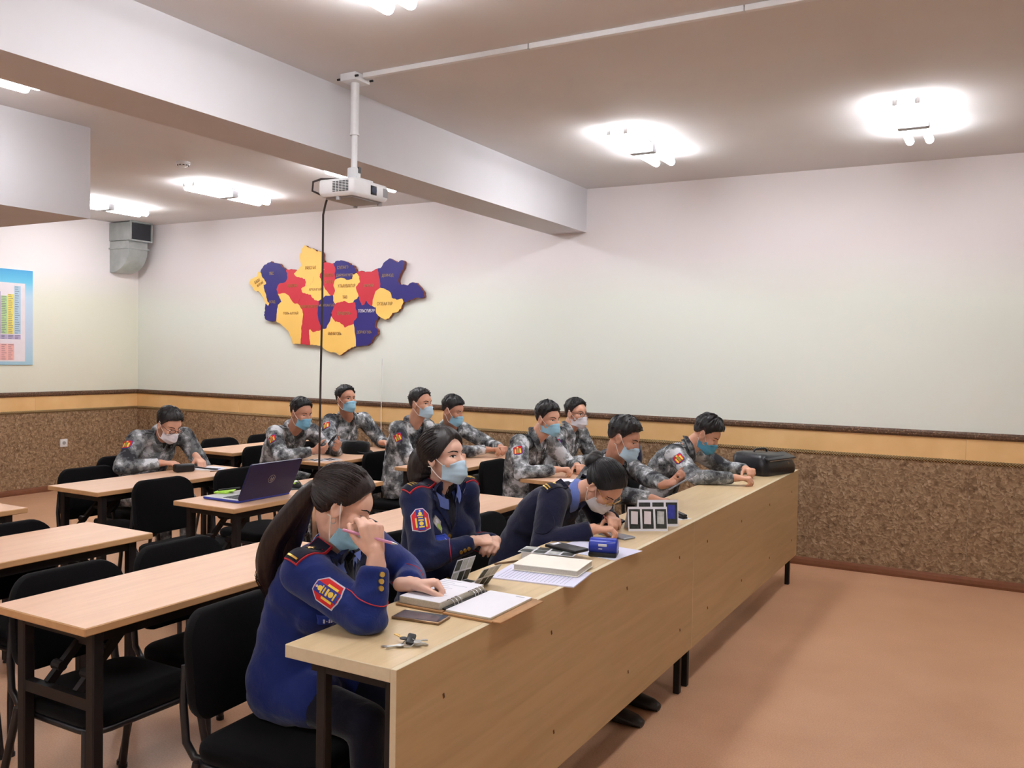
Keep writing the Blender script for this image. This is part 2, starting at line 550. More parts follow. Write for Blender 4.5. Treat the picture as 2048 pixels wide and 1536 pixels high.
moulding('baseboard_back', 'back', 0, .062, .014, 'baseboard_brown'); moulding('baseboard_left', 'left', 0, .062, .014, 'baseboard_brown')

# ------------------------------------------------------------------ ceiling lights
def ceiling_light(x, y, label, ln=.86):
    t = empty('ceiling_light', (x, y, H), label, 'light', 'ceiling lights')
    b = B().mat('white_enamel').box((0, 0, -.012), (.11, ln * .9, .020), bev=.006)
    link('mounting_plate', b.mesh('mounting_plate', smooth=30), t)
    b = B().mat('grey_plastic').box((0, 0, -.050), (.17, .07, .06), bev=.008)
    link('ballast_box', b.mesh('ballast_box', smooth=30), t)
    for sx in (-1, 1):
        for sy in (-1, 1):
            b = B().mat('tube_glow')
            b.cap((sx * .055, sy * .055, -.056), (sx * .055, sy * (ln / 2 - .02), -.056), .024, .024, 12)
            link('tube', b.mesh('tube', smooth=180), t)
            b = B().mat('white_plastic').box((sx * .055, sy * (ln / 2 + .006), -.036), (.026, .010, .034), bev=.004)
            link('lamp_holder', b.mesh('lamp_holder', smooth=30), t)
    return t
LAMPS = [(-2.14, 5.50, 'bright tube light nearest the right end of the beam, above the map wall side'),
         (-.52, 5.56, 'bright tube light farthest right on the ceiling'),
         (-6.03, 5.58, 'bright tube light above and left of the wall map, with grey middle box'),
         (-7.70, 5.58, 'tube light in the far left corner beside the metal air duct'),
         (-4.46, 5.55, 'tube light half hidden behind the projector and the beam'),
         (-2.13, 2.42, 'bright tube light cut by the top edge of the photo'),
         (-4.52, 2.42, 'tube light at the left edge between the beam and the bulkhead'),
         (-.52, 2.32, 'tube light above the front desk, out of the photo'),
         (-2.13, -.8, 'tube light behind the photographer left of centre'),
         (-.52, -.8, 'tube light behind the photographer'),
         (-4.52, -.8, 'tube light behind the photographer beyond the beam')]
for x, y, lb in LAMPS: ceiling_light(x, y, lb)

# ------------------------------------------------------------------ ceiling and wall fittings
t = empty('smoke_detector', (-5.49, 4.63, H), 'small round white smoke detector on the ceiling', 'smoke detector')
b = B().mat('white_plastic')
b.ring_loft([[V((r * math.cos(a * math.pi / 12), r * math.sin(a * math.pi / 12), z)) for a in range(24)] for r, z in ((.052, 0), (.052, -.014), (.046, -.02), (.03, -.034), (.012, -.037))])
link('housing', b.mesh('housing', smooth=35), t)
b = B().mat('dark_plastic')
for k in range(10):
    a = k * math.pi / 5
    b.box((.040 * math.cos(a), .040 * math.sin(a), -.0265), (.004, .014, .006), Euler((0, 0, a)))
link('vent_slots', b.mesh('vent_slots'), t)

# projector on its ceiling pole
PX, PY = -2.963, 3.575
t = empty('projector_mount', (PX, PY, H), 'white telescopic ceiling pole holding the projector', 'projector mount')
b = B().mat('white_enamel').box((0, 0, -.02), (.10, .12, .04), bev=.006)
link('ceiling_bracket', b.mesh('ceiling_bracket', smooth=30), t)
b = B().mat('black_plastic')
for x, y in ((-.06, -.045), (.06, .045), (.05, -.06), (-.05, .06)): b.cone((x, y, -.025), (x + (.018 if x > 0 else -.018), y, -.025), .006, .006, 8)
link('bolts', b.mesh('bolts'), t)
b = B().mat('white_enamel').cone((0, 0, -.04), (0, 0, -.30), .022, .022, 16).cone((0, 0, -.295), (0, 0, -.305), .0245, .0245, 16)
link('outer_pole', b.mesh('outer_pole', smooth=40), t)
b = B().mat('white_enamel').cone((0, 0, -.30), (0, 0, -.50), .016, .016, 16)
link('inner_pole', b.mesh('inner_pole', smooth=40), t)
b = B().mat('white_enamel').box((0, 0, -.505), (.05, .055, .07), bev=.008).box((0, 0, -.538), (.15, .13, .012), bev=.004)
b.mat('black_plastic').box((.026, .012, -.482), (.006, .018, .03)).box((.026, 0, -.525), (.006, .03, .01))
link('tilt_head', b.mesh('tilt_head', smooth=30), t)

PW, PD, PH = .295, .225, .085
t = empty('projector', (PX, PY, 2.318), 'white video projector hanging under the ceiling pole', 'projector')
b = B().mat('white_plastic')
def rr(hx, hy, rad, n=6):
    pts = []
    for cx, cy, a0 in ((hx - rad, hy - rad, 0), (-hx + rad, hy - rad, 90), (-hx + rad, -hy + rad, 180), (hx - rad, -hy + rad, 270)):
        for k in range(n + 1):
            a = R(a0 + 90 * k / n); pts.append((cx + rad * math.cos(a), cy + rad * math.sin(a)))
    return pts
rings = []
for z, s in ((0, .90), (.010, .965), (.020, 1.0), (PH - .012, 1.0), (PH - .003, .975), (PH, .95)):
    rings.append([V((x, y, z)) for x, y in rr(PD / 2 * s, PW / 2 * s, .022 * s)])
b.ring_loft(rings)
link('casing', b.mesh('casing', smooth=40), t)
b = B().mat('grey_plastic').box((0, 0, -.004), (PD * .78, PW * .78, .010), bev=.004)
for x, y in ((.08, .11), (-.08, .11), (0, -.12)): b.cone((x, y, 0), (x, y, -.018), .012, .012, 12)
link('underside', b.mesh('underside', smooth=30), t)
b = B().mat('dark_plastic')
for i in range(5):
    for j in range(7):
        b.box((-.005 + i * .021, -PW / 2 - .0005, .022 + j * .0078), (.016, .003, .0042))
link('side_vent', b.mesh('side_vent'), t, label='dark slotted vent grille')
b = B().mat('black_plastic').box((PD / 2 + .001, .02, .045), (.004, .046, .046), bev=.0015)
link('lens_recess', b.mesh('lens_recess', smooth=30), t, label='square dark lens window')
b = B().mat('screen_glass').cone((PD / 2 + .001, .02, .045), (PD / 2 + .008, .02, .045), .019, .017, 20)
link('lens', b.mesh('lens', smooth=40), t)
b = B().mat('grey_plastic')
for j in range(9): b.box((PD / 2 + .0005, .098 + j * .0045, .046), (.003, .002, .045))
link('front_vent', b.mesh('front_vent'), t)
# its black video cable drops to the floor; a second one loops at the back
b = B().mat('cable_black')
b.tube([(PX - .10, PY - .09, 2.315), (PX - .115, PY - .085, 2.29), (PX - .135, PY - .078, 2.24), (PX - .14, PY - .072, 2.1), (PX - .141, PY - .07, 1.8), (PX - .144, PY - .073, 1.4), (PX - .146, PY - .074, .95),
        (PX - .15, PY - .07, .4), (PX - .16, PY - .06, .06), (PX - .2, PY - .02, .008), (PX - .4, PY + .1, .008)], .0056, 8)
tag(link('video_cable', b.mesh('video_cable', smooth=60)), 'long thin black cable hanging straight down from the projector', 'cable')
b = B().mat('cable_black')
b.tube([(PX - .02, PY - .02, 2.425), (PX - .06, PY - .07, 2.418), (PX - .10, PY - .135, 2.410), (PX - .135, PY - .155, 2.395), (PX - .14, PY - .155, 2.35), (PX - .115, PY - .12, 2.335)], .0055, 8)
tag(link('power_cable', b.mesh('power_cable', smooth=60)), 'short dark cable bent round the back of the projector', 'cable')
# cable trunking on the ceiling
t = empty('cable_trunking', (-2.9, 3.57, H), 'long thin white cable trunking running along the ceiling from the projector pole', 'cable trunking')
for a, c in ((0, .95), (.955, 1.93), (1.935, 2.9), (2.905, 5.9)):
    b = B().mat('white_plastic').box(((a + c) / 2, 0, -.0125), (c - a, .028, .025), bev=.003)
    link('trunking_length', b.mesh('trunking_length'), t)
# air duct in the far left corner
t = empty('air_duct', (XL, 6.44, 2.40), 'galvanised metal air duct with a dark outlet in the far corner under the ceiling', 'air duct')
def q(x, y, z): return V((x - XL, y - 6.44, z - 2.40))
b = B().mat('galvanised').box(q(-8.69, 6.60, 2.84), (.355, .27, .20), bev=.004)
link('outlet_box', b.mesh('outlet_box', smooth=30), t)
b = B().mat('dark_plastic').box(q(-8.506, 6.60, 2.842), (.008, .25, .18), bev=.002)
link('outlet_grille', b.mesh('outlet_grille'), t, label='dark square outlet mouth')
b = B().mat('galvanised').box(q(-8.5, 6.60, 2.945), (.02, .285, .014)).box(q(-8.5, 6.60, 2.738), (.02, .285, .014)).box(q(-8.5, 6.464, 2.842), (.02, .014, .2)).box(q(-8.5, 6.736, 2.842), (.02, .014, .2))
link('outlet_frame', b.mesh('outlet_frame'), t)
b = B().mat('galvanised')
prof = [(-8.868, 2.735), (-8.545, 2.735), (-8.545, 2.64)]
for k in range(9):
    a = R(90 * k / 8); prof.append((-8.868 + .0 + .323 * math.cos(a) ** .9, 2.64 - .25 * math.sin(a)))
prof.append((-8.868, 2.39))
seen = []
for pq in prof:
    if not seen or (abs(pq[0] - seen[-1][0]) + abs(pq[1] - seen[-1][1])) > 1e-3: seen.append(pq)
b.ring_loft([[q(x, y, z) for x, z in seen] for y in (6.475, 6.72)])
link('elbow', b.mesh('elbow', smooth=35), t)
b = B().mat('galvanised').box(q(-8.70, 6.4665, 2.655), (.35, .012, .016)).box(q(-8.536, 6.60, 2.655), (.014, .27, .016))
link('joint_strip', b.mesh('joint_strip'), t)
# socket and thin white wall cord
t = empty('wall_socket', (XL + .006, 5.916, .505), 'small white power socket on the cork wall at far left', 'socket')
b = B().mat('white_plastic').box((.006, 0, 0), (.012, .085, .085), bev=.004)
link('plate', b.mesh('plate', smooth=30), t)
b = B().mat('grey_plastic').cone((.012, 0, 0), (.0135, 0, 0), .02, .02, 20)
b.mat('black_plastic').cone((.0135, -.008, 0), (.0145, -.008, 0), .003, .003, 8).cone((.0135, .008, 0), (.0145, .008, 0), .003, .003, 8)
link('well', b.mesh('well'), t)
b = B().mat('white_plastic').box((-5.286, YW - .02, .97), (.007, .008, 1.03), bev=.002)
tag(link('wall_raceway', b.mesh('wall_raceway')), 'thin white cord running down the wall below the map', 'cable')

# ------------------------------------------------------------------ chart on the left wall
t = empty('wall_chart', (XL, 4.05, 1.347), 'blue bordered wall chart with coloured text columns, cut by the left edge', 'poster')
b = B().mat('poster_blue').box((.006, .76, .4865), (.012, 1.52, .973), bev=.002)
link('board', b.mesh('board'), t)
b = B().mat('print_white').box((.013, .72, .435), (.002, 1.43, .80))
link('sheet', b.mesh('sheet'), t)
def column(y0, y1, z0, z1, mat, rows):
    b = B().mat(mat).box((.0145, (y0 + y1) / 2, (z0 + z1) / 2), (.001, y1 - y0, z1 - z0))
    b.mat('print_ink')
    n = rows
    for r_ in range(n):
        z = z1 - (z1 - z0) * (r_ + .5) / n
        w = (y1 - y0 - .012) * random.uniform(.5, 1)
        b.box((.0153, y0 + .006 + w / 2, z), (.0006, w, .0045))
    link('text_column', b.mesh('text_column'), t)
for k in range(18):
    y1 = 1.387 - k * .069; y0 = y1 - .066
    column(y0, y1, .315, .806 - (0 if k == 0 else .066 + .02 * (k % 3)), ['print_blue', 'print_yellow', 'print_green', 'print_lilac'][k % 4], 22)
    column(y0, y1, .262, .308, 'print_lilac', 3)
    if k > 0: column(y0, y1, .05, .215, 'print_pink', 8)
MAP = [
    ('bayan_olgii', 'y', [(27, 700),(50, 746),(137, 766),(161, 817),(192, 811),(224, 752),(272, 705),(275, 688),(238, 677),(249, 631),(277, 568),(293, 510),(322, 481),(303, 455),(267, 482),(235, 546),(179, 604),(115, 617),(59, 670)]),
    ('uvs_khovd', 'b', [(197, 834),(231, 873),(293, 905),(344, 920),(371, 899),(455, 893),(502, 852),(540, 834),(571, 788),(569, 732),(542, 699),(473, 691),(440, 667),(423, 622),(436, 582),(468, 536),(491, 496),(445, 468),(431, 395),(420, 298),(339, 298),(269, 316),(245, 362),(263, 407),(267, 482),(303, 455),(322, 481),(293, 510),(277, 568),(249, 631),(238, 677),(275, 688),(272, 705),(224, 752),(192, 811)]),
    ('zavkhan', 'r', [(551, 828),(623, 831),(683, 818),(706, 815),(661, 785),(684, 757),(751, 738),(811, 725),(826, 692),(816, 655),(760, 626),(773, 590),(831, 572),(761, 557),(721, 475),(673, 477),(627, 517),(589, 562),(536, 586),(441, 580),(423, 622),(440, 667),(473, 691),(542, 699),(569, 732),(571, 788)]),
    ('bayankhongor', 'r', [(761, 557),(831, 572),(882, 566),(913, 531),(953, 506),(997, 500),(984, 401),(992, 324),(1014, 268),(1040, 219),(1001, 197),(928, 185),(891, 213),(872, 207),(878, 146),(889, 55),(761, 62),(767, 134),(766, 224),(780, 291),(791, 369),(775, 416),(740, 459),(721, 475)]),
    ('govi_altai', 'y', [(441, 580),(536, 586),(589, 562),(627, 517),(673, 477),(721, 475),(740, 459),(775, 416),(791, 369),(780, 291),(766, 224),(767, 134),(761, 62),(656, 61),(633, 122),(586, 201),(540, 229),(479, 269),(420, 298),(431, 395),(445, 468),(491, 496),(468, 536)]),
    ('khovsgol', 'y', [(799, 1065),(858, 1040),(924, 1020),(975, 996),(1025, 994),(1045, 966),(1041, 917),(1063, 894),(1049, 862),(1035, 835),(1071, 811),(1036, 791),(1007, 764),(1005, 740),(1022, 720),(964, 732),(926, 744),(914, 695),(881, 662),(816, 655),(826, 692),(811, 725),(751, 738),(684, 757),(661, 785),(706, 815),(757, 855),(749, 894),(734, 950),(755, 994),(762, 1027)]),
    ('arkhangai', 'y', [(816, 655),(881, 662),(914, 695),(926, 744),(964, 732),(1022, 720),(1047, 667),(1071, 628),(1110, 590),(1154, 552),(1085, 551),(1054, 523),(997, 500),(953, 506),(913, 531),(882, 566),(831, 572),(773, 590),(760, 626)]),
    ('bulgan', 'r', [(1053, 878),(1106, 881),(1149, 867),(1184, 871),(1210, 812),(1200, 769),(1208, 707),(1194, 682),(1188, 639),(1207, 595),(1182, 550),(1154, 552),(1110, 590),(1071, 628),(1047, 667),(1022, 720),(1005, 740),(1007, 764),(1036, 791),(1071, 811),(1035, 835),(1049, 862)]),
    ('selenge', 'b', [(1184, 871),(1226, 893),(1275, 897),(1331, 884),(1387, 866),(1401, 844),(1443, 837),(1450, 816),(1482, 774),(1430, 752),(1424, 709),(1362, 700),(1320, 717),(1278, 724),(1208, 707),(1200, 769),(1210, 812)]),
    ('tuv', 'y', [(1208, 707),(1278, 724),(1320, 717),(1362, 700),(1424, 709),(1430, 752),(1482, 766),(1513, 728),(1520, 674),(1473, 633),(1481, 590),(1506, 538),(1489, 514),(1448, 496),(1437, 477),(1379, 473),(1323, 495),(1268, 480),(1211, 466),(1186, 497),(1182, 550),(1207, 595),(1188, 639),(1194, 682)]),
    ('khentii', 'r', [(1482, 774),(1539, 786),(1580, 771),(1661, 772),(1701, 791),(1740, 801),(1748, 742),(1767, 668),(1770, 615),(1717, 585),(1698, 543),(1681, 501),(1673, 442),(1632, 459),(1598, 494),(1578, 454),(1545, 449),(1523, 492),(1506, 538),(1481, 590),(1473, 633),(1520, 674),(1513, 728)]),
    ('dornod', 'b', [(1740, 801),(1780, 810),(1806, 851),(1877, 893),(1936, 867),(1975, 850),(2014, 870),(2053, 858),(2047, 796),(2016, 755),(1985, 684),(1992, 637),(2044, 641),(2095, 629),(2133, 654),(2196, 652),(2234, 616),(2273, 574),(2292, 522),(2261, 507),(2198, 513),(2136, 494),(2072, 474),(2049, 474),(2033, 506),(1969, 496),(1910, 518),(1889, 571),(1823, 604),(1770, 615),(1767, 668),(1748, 742)]),
    ('sukhbaatar', 'y', [(1770, 615),(1823, 604),(1889, 571),(1910, 518),(1969, 496),(2033, 506),(2049, 474),(2022, 412),(1971, 376),(1919, 371),(1880, 319),(1828, 307),(1761, 341),(1728, 365),(1720, 426),(1673, 442),(1681, 501),(1698, 543),(1717, 585)]),
    ('dornogovi', 'b', [(1448, 496),(1489, 514),(1506, 538),(1523, 492),(1545, 449),(1578, 454),(1598, 494),(1632, 459),(1673, 442),(1720, 426),(1728, 365),(1755, 333),(1716, 278),(1710, 241),(1750, 203),(1738, 161),(1692, 129),(1665, 81),(1612, 54),(1480, 47),(1474, 149),(1449, 268),(1454, 300),(1492, 332),(1491, 375),(1470, 429),(1462, 480),(1437, 477)]),
    ('dundgovi', 'r', [(1211, 466),(1268, 480),(1323, 495),(1379, 473),(1437, 477),(1462, 480),(1470, 429),(1491, 375),(1492, 332),(1454, 300),(1449, 268),(1383, 251),(1341, 230),(1309, 262),(1271, 286),(1214, 290),(1178, 328),(1160, 377),(1188, 421)]),
    ('uvurkhangai', 'b', [(997, 500),(1054, 523),(1085, 551),(1154, 552),(1182, 550),(1186, 497),(1211, 466),(1188, 421),(1160, 377),(1153, 314),(1126, 268),(1101, 224),(1040, 219),(1014, 268),(992, 324),(984, 401)]),
    ('umnugovi', 'y', [(1178, 328),(1214, 290),(1271, 286),(1309, 262),(1341, 230),(1383, 251),(1449, 268),(1474, 149),(1480, 47),(1428, 36),(1359, -3),(1276, -46),(1233, -21),(1162, -17),(1090, 10),(1047, 37),(974, 56),(889, 55),(878, 146),(872, 207),(891, 213),(928, 185),(1001, 197),(1040, 219),(1101, 224),(1126, 268),(1153, 314),(1161, 345)]),
]
MAP_TEXT = [
    ('uvs_khovd', 'УВС', 349, 795, 62, 0, 'g'),
    ('khovsgol', 'ХӨВСГӨЛ', 883, 836, 146, 0, 'b'),
    ('zavkhan', 'ЗАВХАН', 640, 660, 128, 0, 'b'),
    ('arkhangai', 'АРХАНГАЙ', 947, 620, 163, 0, 'b'),
    ('bayan_olgii', 'БАЯН', 146, 718, 76, 25, 'b'),
    ('bayan_olgii', 'ӨЛГИЙ', 186, 690, 92, 25, 'b'),
    ('uvs_khovd', 'ХОВД', 363, 496, 85, 0, 'g'),
    ('govi_altai', 'ГОВЬ-АЛТАЙ', 622, 382, 204, 0, 'b'),
    ('bayankhongor', 'БАЯН ХОНГОР', 869, 444, 220, 0, 'b'),
    ('uvurkhangai', 'ӨВӨРХАНГАЙ', 1101, 458, 200, 0, 'g'),
    ('dundgovi', 'ДУНДГОВЬ', 1325, 371, 174, 0, 'g'),
    ('umnugovi', 'ӨМНӨГОВЬ', 1209, 172, 170, 0, 'b'),
    ('bulgan', 'БУЛГАН', 1122, 753, 121, 0, 'b'),
    ('bulgan', 'ОРХОН', 1127, 687, 107, 0, 'b'),
    ('selenge', 'СЭЛЭНГЭ', 1304, 825, 140, 0, 'g'),
    ('selenge', 'ДАРХАН УУЛ', 1324, 746, 202, 0, 'g'),
    ('tuv', 'УЛААНБААТАР', 1353, 643, 220, 0, 'b'),
    ('tuv', 'ТӨВ', 1334, 532, 59, 0, 'b'),
    ('khentii', 'ХЭНТИЙ', 1629, 643, 124, 0, 'g'),
    ('dornod', 'ДОРНОД', 1858, 729, 136, 0, 'g'),
    ('sukhbaatar', 'СҮХБААТАР', 1826, 461, 185, 0, 'b'),
    ('dornogovi', 'ГОВЬСҮМБЭР', 1606, 395, 203, 0, 'w'),
    ('dornogovi', 'ДОРНОГОВЬ', 1583, 185, 183, 0, 'g'),
]
# ------------------------------------------------------------------ wall map of raised province pieces
def jag(poly):
    out = []
    n = len(poly)
    for i in range(n):
        a, c = poly[i], poly[(i + 1) % n]
        out.append(a)
        d = math.hypot(c[0] - a[0], c[1] - a[1])
        if d < 14: continue
        k = 2 if d > 40 else 1
        lo, hi = (a, c) if a < c else (c, a)
        pts = []
        for j in range(1, k + 1):
            f = j / (k + 1)
            rnd = random.Random(f'{lo}{hi}{j}')
            s = rnd.uniform(-.11, .11) * min(d, 50)
            px, py = lo[0] + (hi[0] - lo[0]) * f, lo[1] + (hi[1] - lo[1]) * f
            nx, ny = -(hi[1] - lo[1]) / d, (hi[0] - lo[0]) / d
            pts.append((px + nx * s, py + ny * s))
        out += pts if a < c else pts[::-1]
    return out
X0, Z0 = -7.07, 1.55
t = empty('wall_map', (X0, YW, Z0), 'large raised country map with yellow, red and blue province pieces on the wall', 'map')
prov = {}
for i, (key, c, poly) in enumerate(MAP):
    pj = [(x / 1000, z / 1000) for x, z in jag([tuple(q_) for q_ in poly])]
    cx = sum(a for a, _ in pj) / len(pj); cz = sum(b_ for _, b_ in pj) / len(pj)
    b = B().mat('map_border')
    b.prism(pj, (0, -.012, 0), (1, 0, 0), (0, 0, 1), .032 + .0006 * (i % 3))
    me = b.mesh('province')
    me.materials.append(M[{'y': 'map_yellow', 'r': 'map_red', 'b': 'map_blue'}[c]])
    for f in me.polygons:
        if f.normal.y < -.9: f.material_index = 1
    prov[key] = (link('province', me, t), .012 + .032 + .0006 * (i % 3))
def text_mesh(s, width, height=None, depth=.002):
    cu = bpy.data.curves.new('txt', 'FONT')
    cu.body = s; cu.align_x = 'CENTER'; cu.align_y = 'CENTER'; cu.extrude = depth / 2; cu.resolution_u = 2
    o = bpy.data.objects.new('txt', cu); COL.objects.link(o)
    bpy.context.view_layer.update()
    me = bpy.data.meshes.new_from_object(o.evaluated_get(bpy.context.evaluated_depsgraph_get()))
    bpy.data.objects.remove(o); bpy.data.curves.remove(cu)
    xs = [v.co.x for v in me.vertices]; ys = [v.co.y for v in me.vertices]
    w = max(xs) - min(xs) or 1; h = max(ys) - min(ys) or 1
    mx, my = (max(xs) + min(xs)) / 2, (max(ys) + min(ys)) / 2
    sx = width / w; sy = (height / h) if height else sx
    for v in me.vertices: v.co = V(((v.co.x - mx) * sx, (v.co.y - my) * sy, v.co.z))
    return me
def lettering(s, width, height, mat, parent, matrix, depth=.002):
    me = text_mesh(s, width, height, depth)
    me.transform(matrix)
    me.materials.clear(); me.materials.append(M[mat])
    return link('lettering', me, parent)
for key, s, x, z, w, rot, c in MAP_TEXT:
    po, dy = prov[key]
    m = Matrix.Translation((x / 1000, -dy - .001, z / 1000)) @ Matrix.Rotation(R(rot), 4, 'Y').inverted() @ Matrix.Rotation(R(90), 4, 'X')
    lettering(s, w / 1000, .034, {'g': 'map_letter_gold', 'b': 'map_letter_brown', 'w': 'map_letter_white'}[c], po, m, .003)

# ------------------------------------------------------------------ folding tables
TZ = .75
def make_table():
    t = empty('folding_table', (0, 0, 0), 'x', 'table')
    L, D = 1.2, .44                      # runs along Y, D along X, origin at floor centre
    b = B().mat('table_edge').box((0, 0, TZ - .0125), (D, L, .025), bev=.003, seg=1)
    me = b.mesh('tabletop'); me.materials.append(M['table_top'])
    for f in me.polygons:
        if f.normal.z > .9: f.material_index = 1
    link('tabletop', me, t)
    for sx in (-1, 1):
        b = B().mat('black_steel').box((sx * .165, 0, TZ - .045), (.022, 1.04, .04))
        link('side_rail', b.mesh('side_rail'), t)
    for sy in (-1, 1):
        y = sy * .53
        for sx in (-1, 1):
            b = B().mat('black_steel').box((sx * .165, y, .365), (.036, .036, .71), bev=.004, seg=1)
            ft = link('leg', b.mesh('leg'), t)
            b = B().mat('black_plastic').cone((sx * .165, y, .012), (sx * .165, y, 0), .017, .02, 12)
            link('foot', b.mesh('foot'), ft)
        for zz in (TZ - .045, .50):
            b = B().mat('black_steel').box((0, y, zz), (.32, .028, .034))
            link('cross_bar', b.mesh('cross_bar'), t)
        b = B().mat('black_steel')
        b.bar((-.07, y - sy * .01, .515), (-.07, y - sy * .22, TZ - .03), .024, .02, V((1, 0, 0)))
        b.bar((.07, y - sy * .01, .515), (.07, y - sy * .22, TZ - .03), .024, .02, V((1, 0, 0)))
        b.bar((-.07, y - sy * .11, .62), (.07, y - sy * .11, .62), .014, .014)
        for sx in (-1, 1): b.cone((sx * .07 - .02, y - sy * .045, .56), (sx * .07 + .02, y - sy * .045, .56), .016, .016, 10)
        link('folding_brace', b.mesh('folding_brace'), t)
    return t
TABLES = [(-2.445, 2.150, 'empty folding table nearest the camera at lower left, behind the long-haired officer'),
          (-2.460, 3.660, 'folding table behind the officer with crossed arms'),
          (-2.480, 5.530, 'folding table under the arms of the two soldiers sitting right of the middle'),
          (-3.385, 1.925, 'empty folding table at the left edge, second row from the front'),
          (-3.540, 3.720, 'folding table carrying the blue laptop'),
          (-3.470, 5.520, 'folding table in front of the two soldiers at the picture middle'),
          (-4.370, 1.985, 'folding table of which only a corner shows at the left edge'),
          (-4.510, 3.660, 'folding table where the soldier in glasses leans, with a small black radio'),
          (-4.400, 5.375, 'folding table with the dark cap, in front of the two soldiers below the map'),
          (-5.370, 5.420, 'empty folding table farthest back, in front of two empty chairs')]
proto = make_table()
for i, (x, y, lb) in enumerate(TABLES):
    o = proto if i == 0 else copy_tree(proto)
    o.location = (x, y, 0); tag(o, lb, 'table', 'folding classroom tables')

# ------------------------------------------------------------------ chairs
SEAT = .445
def make_chair():
    t = empty('chair', (0, 0, 0), 'x', 'chair')     # faces +X, origin on the floor below the seat centre
    b = B().mat('chair_fabric')
    rings = []
    for z, s, dz in ((.392, .93, 0), (.398, .98, 0), (.415, 1.0, 0), (.432, .99, 0), (.441, .95, 0), (.445, .85, 0)):
        rings.append([V((x + .012, y, z)) for x, y in rr(.205 * s, .215 * s, .075 * s, 6)])
    b.ring_loft(rings)
    link('seat', b.mesh('seat', smooth=50), t)
    b = B().mat('chair_fabric')
    rings = []
    for d, s in ((.024, .93), (.018, .985), (0, 1.0), (-.014, .985), (-.018, .94)):
        ring = []
        for y, z in rr(.205 * s, .155 * s, .085 * s, 7):
            bow = -.035 * (y / .205) ** 2 * -1
            ring.append(V((-.235 + d + bow - .10 * (z) , y, .635 + z)))
        rings.append(ring)
    b.ring_loft(rings)
    link('backrest', b.mesh('backrest', smooth=50), t)
    b = B().mat('chair_tube')
    b.tube([(x + .012, y, .385) for x, y in rr(.195, .205, .06, 4)] + [(.207, .145, .385)], .0105, 8)
    link('seat_frame', b.mesh('seat_frame', smooth=60), t)
    for sy in (-1, 1):
        b = B().mat('chair_tube')
        b.tube([(.175, sy * .205, .39), (.20, sy * .225, .2), (.215, sy * .235, .008)], .0125, 8)
        lg = link('leg', b.mesh('leg', smooth=60), t)
        b = B().mat('black_plastic').cone((.2145, sy * .2345, .016), (.216, sy * .2355, 0), .016, .016, 10)
        link('foot', b.mesh('foot'), lg)
        b = B().mat('chair_tube')
        b.tube([(-.165, sy * .205, .39), (-.20, sy * .225, .2), (-.24, sy * .235, .008)], .0125, 8)
        lg = link('leg', b.mesh('leg', smooth=60), t)
        b = B().mat('black_plastic').cone((-.2395, sy * .2345, .016), (-.2405, sy * .2355, 0), .016, .016, 10)
        link('foot', b.mesh('foot'), lg)
        b = B().mat('chair_tube')
        b.tube([(-.13, sy * .175, .385), (-.195, sy * .185, .39), (-.222, sy * .19, .43), (-.235, sy * .188, .53), (-.246, sy * .172, .64)], .0115, 8)
        link('back_upright', b.mesh('back_upright', smooth=60), t)
    return t
# (x of seat centre, y, turn in degrees, label)
CHAIRS = [(-1.775, 1.90, 3, 'black chair under the long-haired officer at the near desk end'),
          (-1.99, 2.90, -8, 'black chair under the officer with crossed arms'),
          (-1.90, 3.50, 0, 'black chair under the officer in the dark sweater'),
          (-2.04, 4.62, 0, 'black chair under the soldier holding a slim phone at the desk'),
          (-1.95, 5.60, 0, 'black chair under the soldier beside the black bag'),
          (-2.545, 1.86, 0, 'empty black chair tucked behind the nearest table, left one'),
          (-2.575, 2.345, 0, 'empty black chair tucked behind the nearest table, right one'),
          (-2.95, 5.40, 0, 'black chair of the soldier right of the officer with crossed arms'),
          (-2.97, 6.08, 0, 'black chair of the soldier in glasses sitting next to the wall'),
          (-3.43, 2.17, 0, 'empty black chair at the left edge behind the second-row table'),
          (-3.44, 1.67, 0, 'empty black chair cut by the left edge behind the second-row table'),
          (-4.02, 3.44, 0, 'empty black chair with its whole back in view, behind the laptop table'),
          (-4.02, 4.02, 0, 'empty black chair hidden behind the open laptop'),
          (-3.92, 5.33, 0, 'black chair of the tallest sitting soldier left of the middle'),
          (-3.95, 5.90, 0, 'black chair of the soldier with lowered head at the picture middle'),
          (-4.78, 3.50, 0, 'empty black chair left of the soldier in glasses, close to his table'),
          (-5.16, 4.03, 0, 'black chair under the soldier in glasses farthest left'),
          (-4.90, 5.09, 0, 'black chair of the soldier with a phone below the map'),
          (-4.86, 5.68, 0, 'black chair of the soldier with the dark cap before him'),
          (-5.60, 5.30, 0, 'empty black chair by the far wall, left of a pair'),
          (-5.60, 5.82, 0, 'empty black chair by the far wall, right of a pair')]
cproto = make_chair()
for i, (x, y, rz, lb) in enumerate(CHAIRS):
    o = cproto if i == 0 else copy_tree(cproto)
    o.location = (x, y, 0); o.rotation_euler = (0, 0, R(rz)); tag(o, lb, 'chair', 'black upholstered chairs')

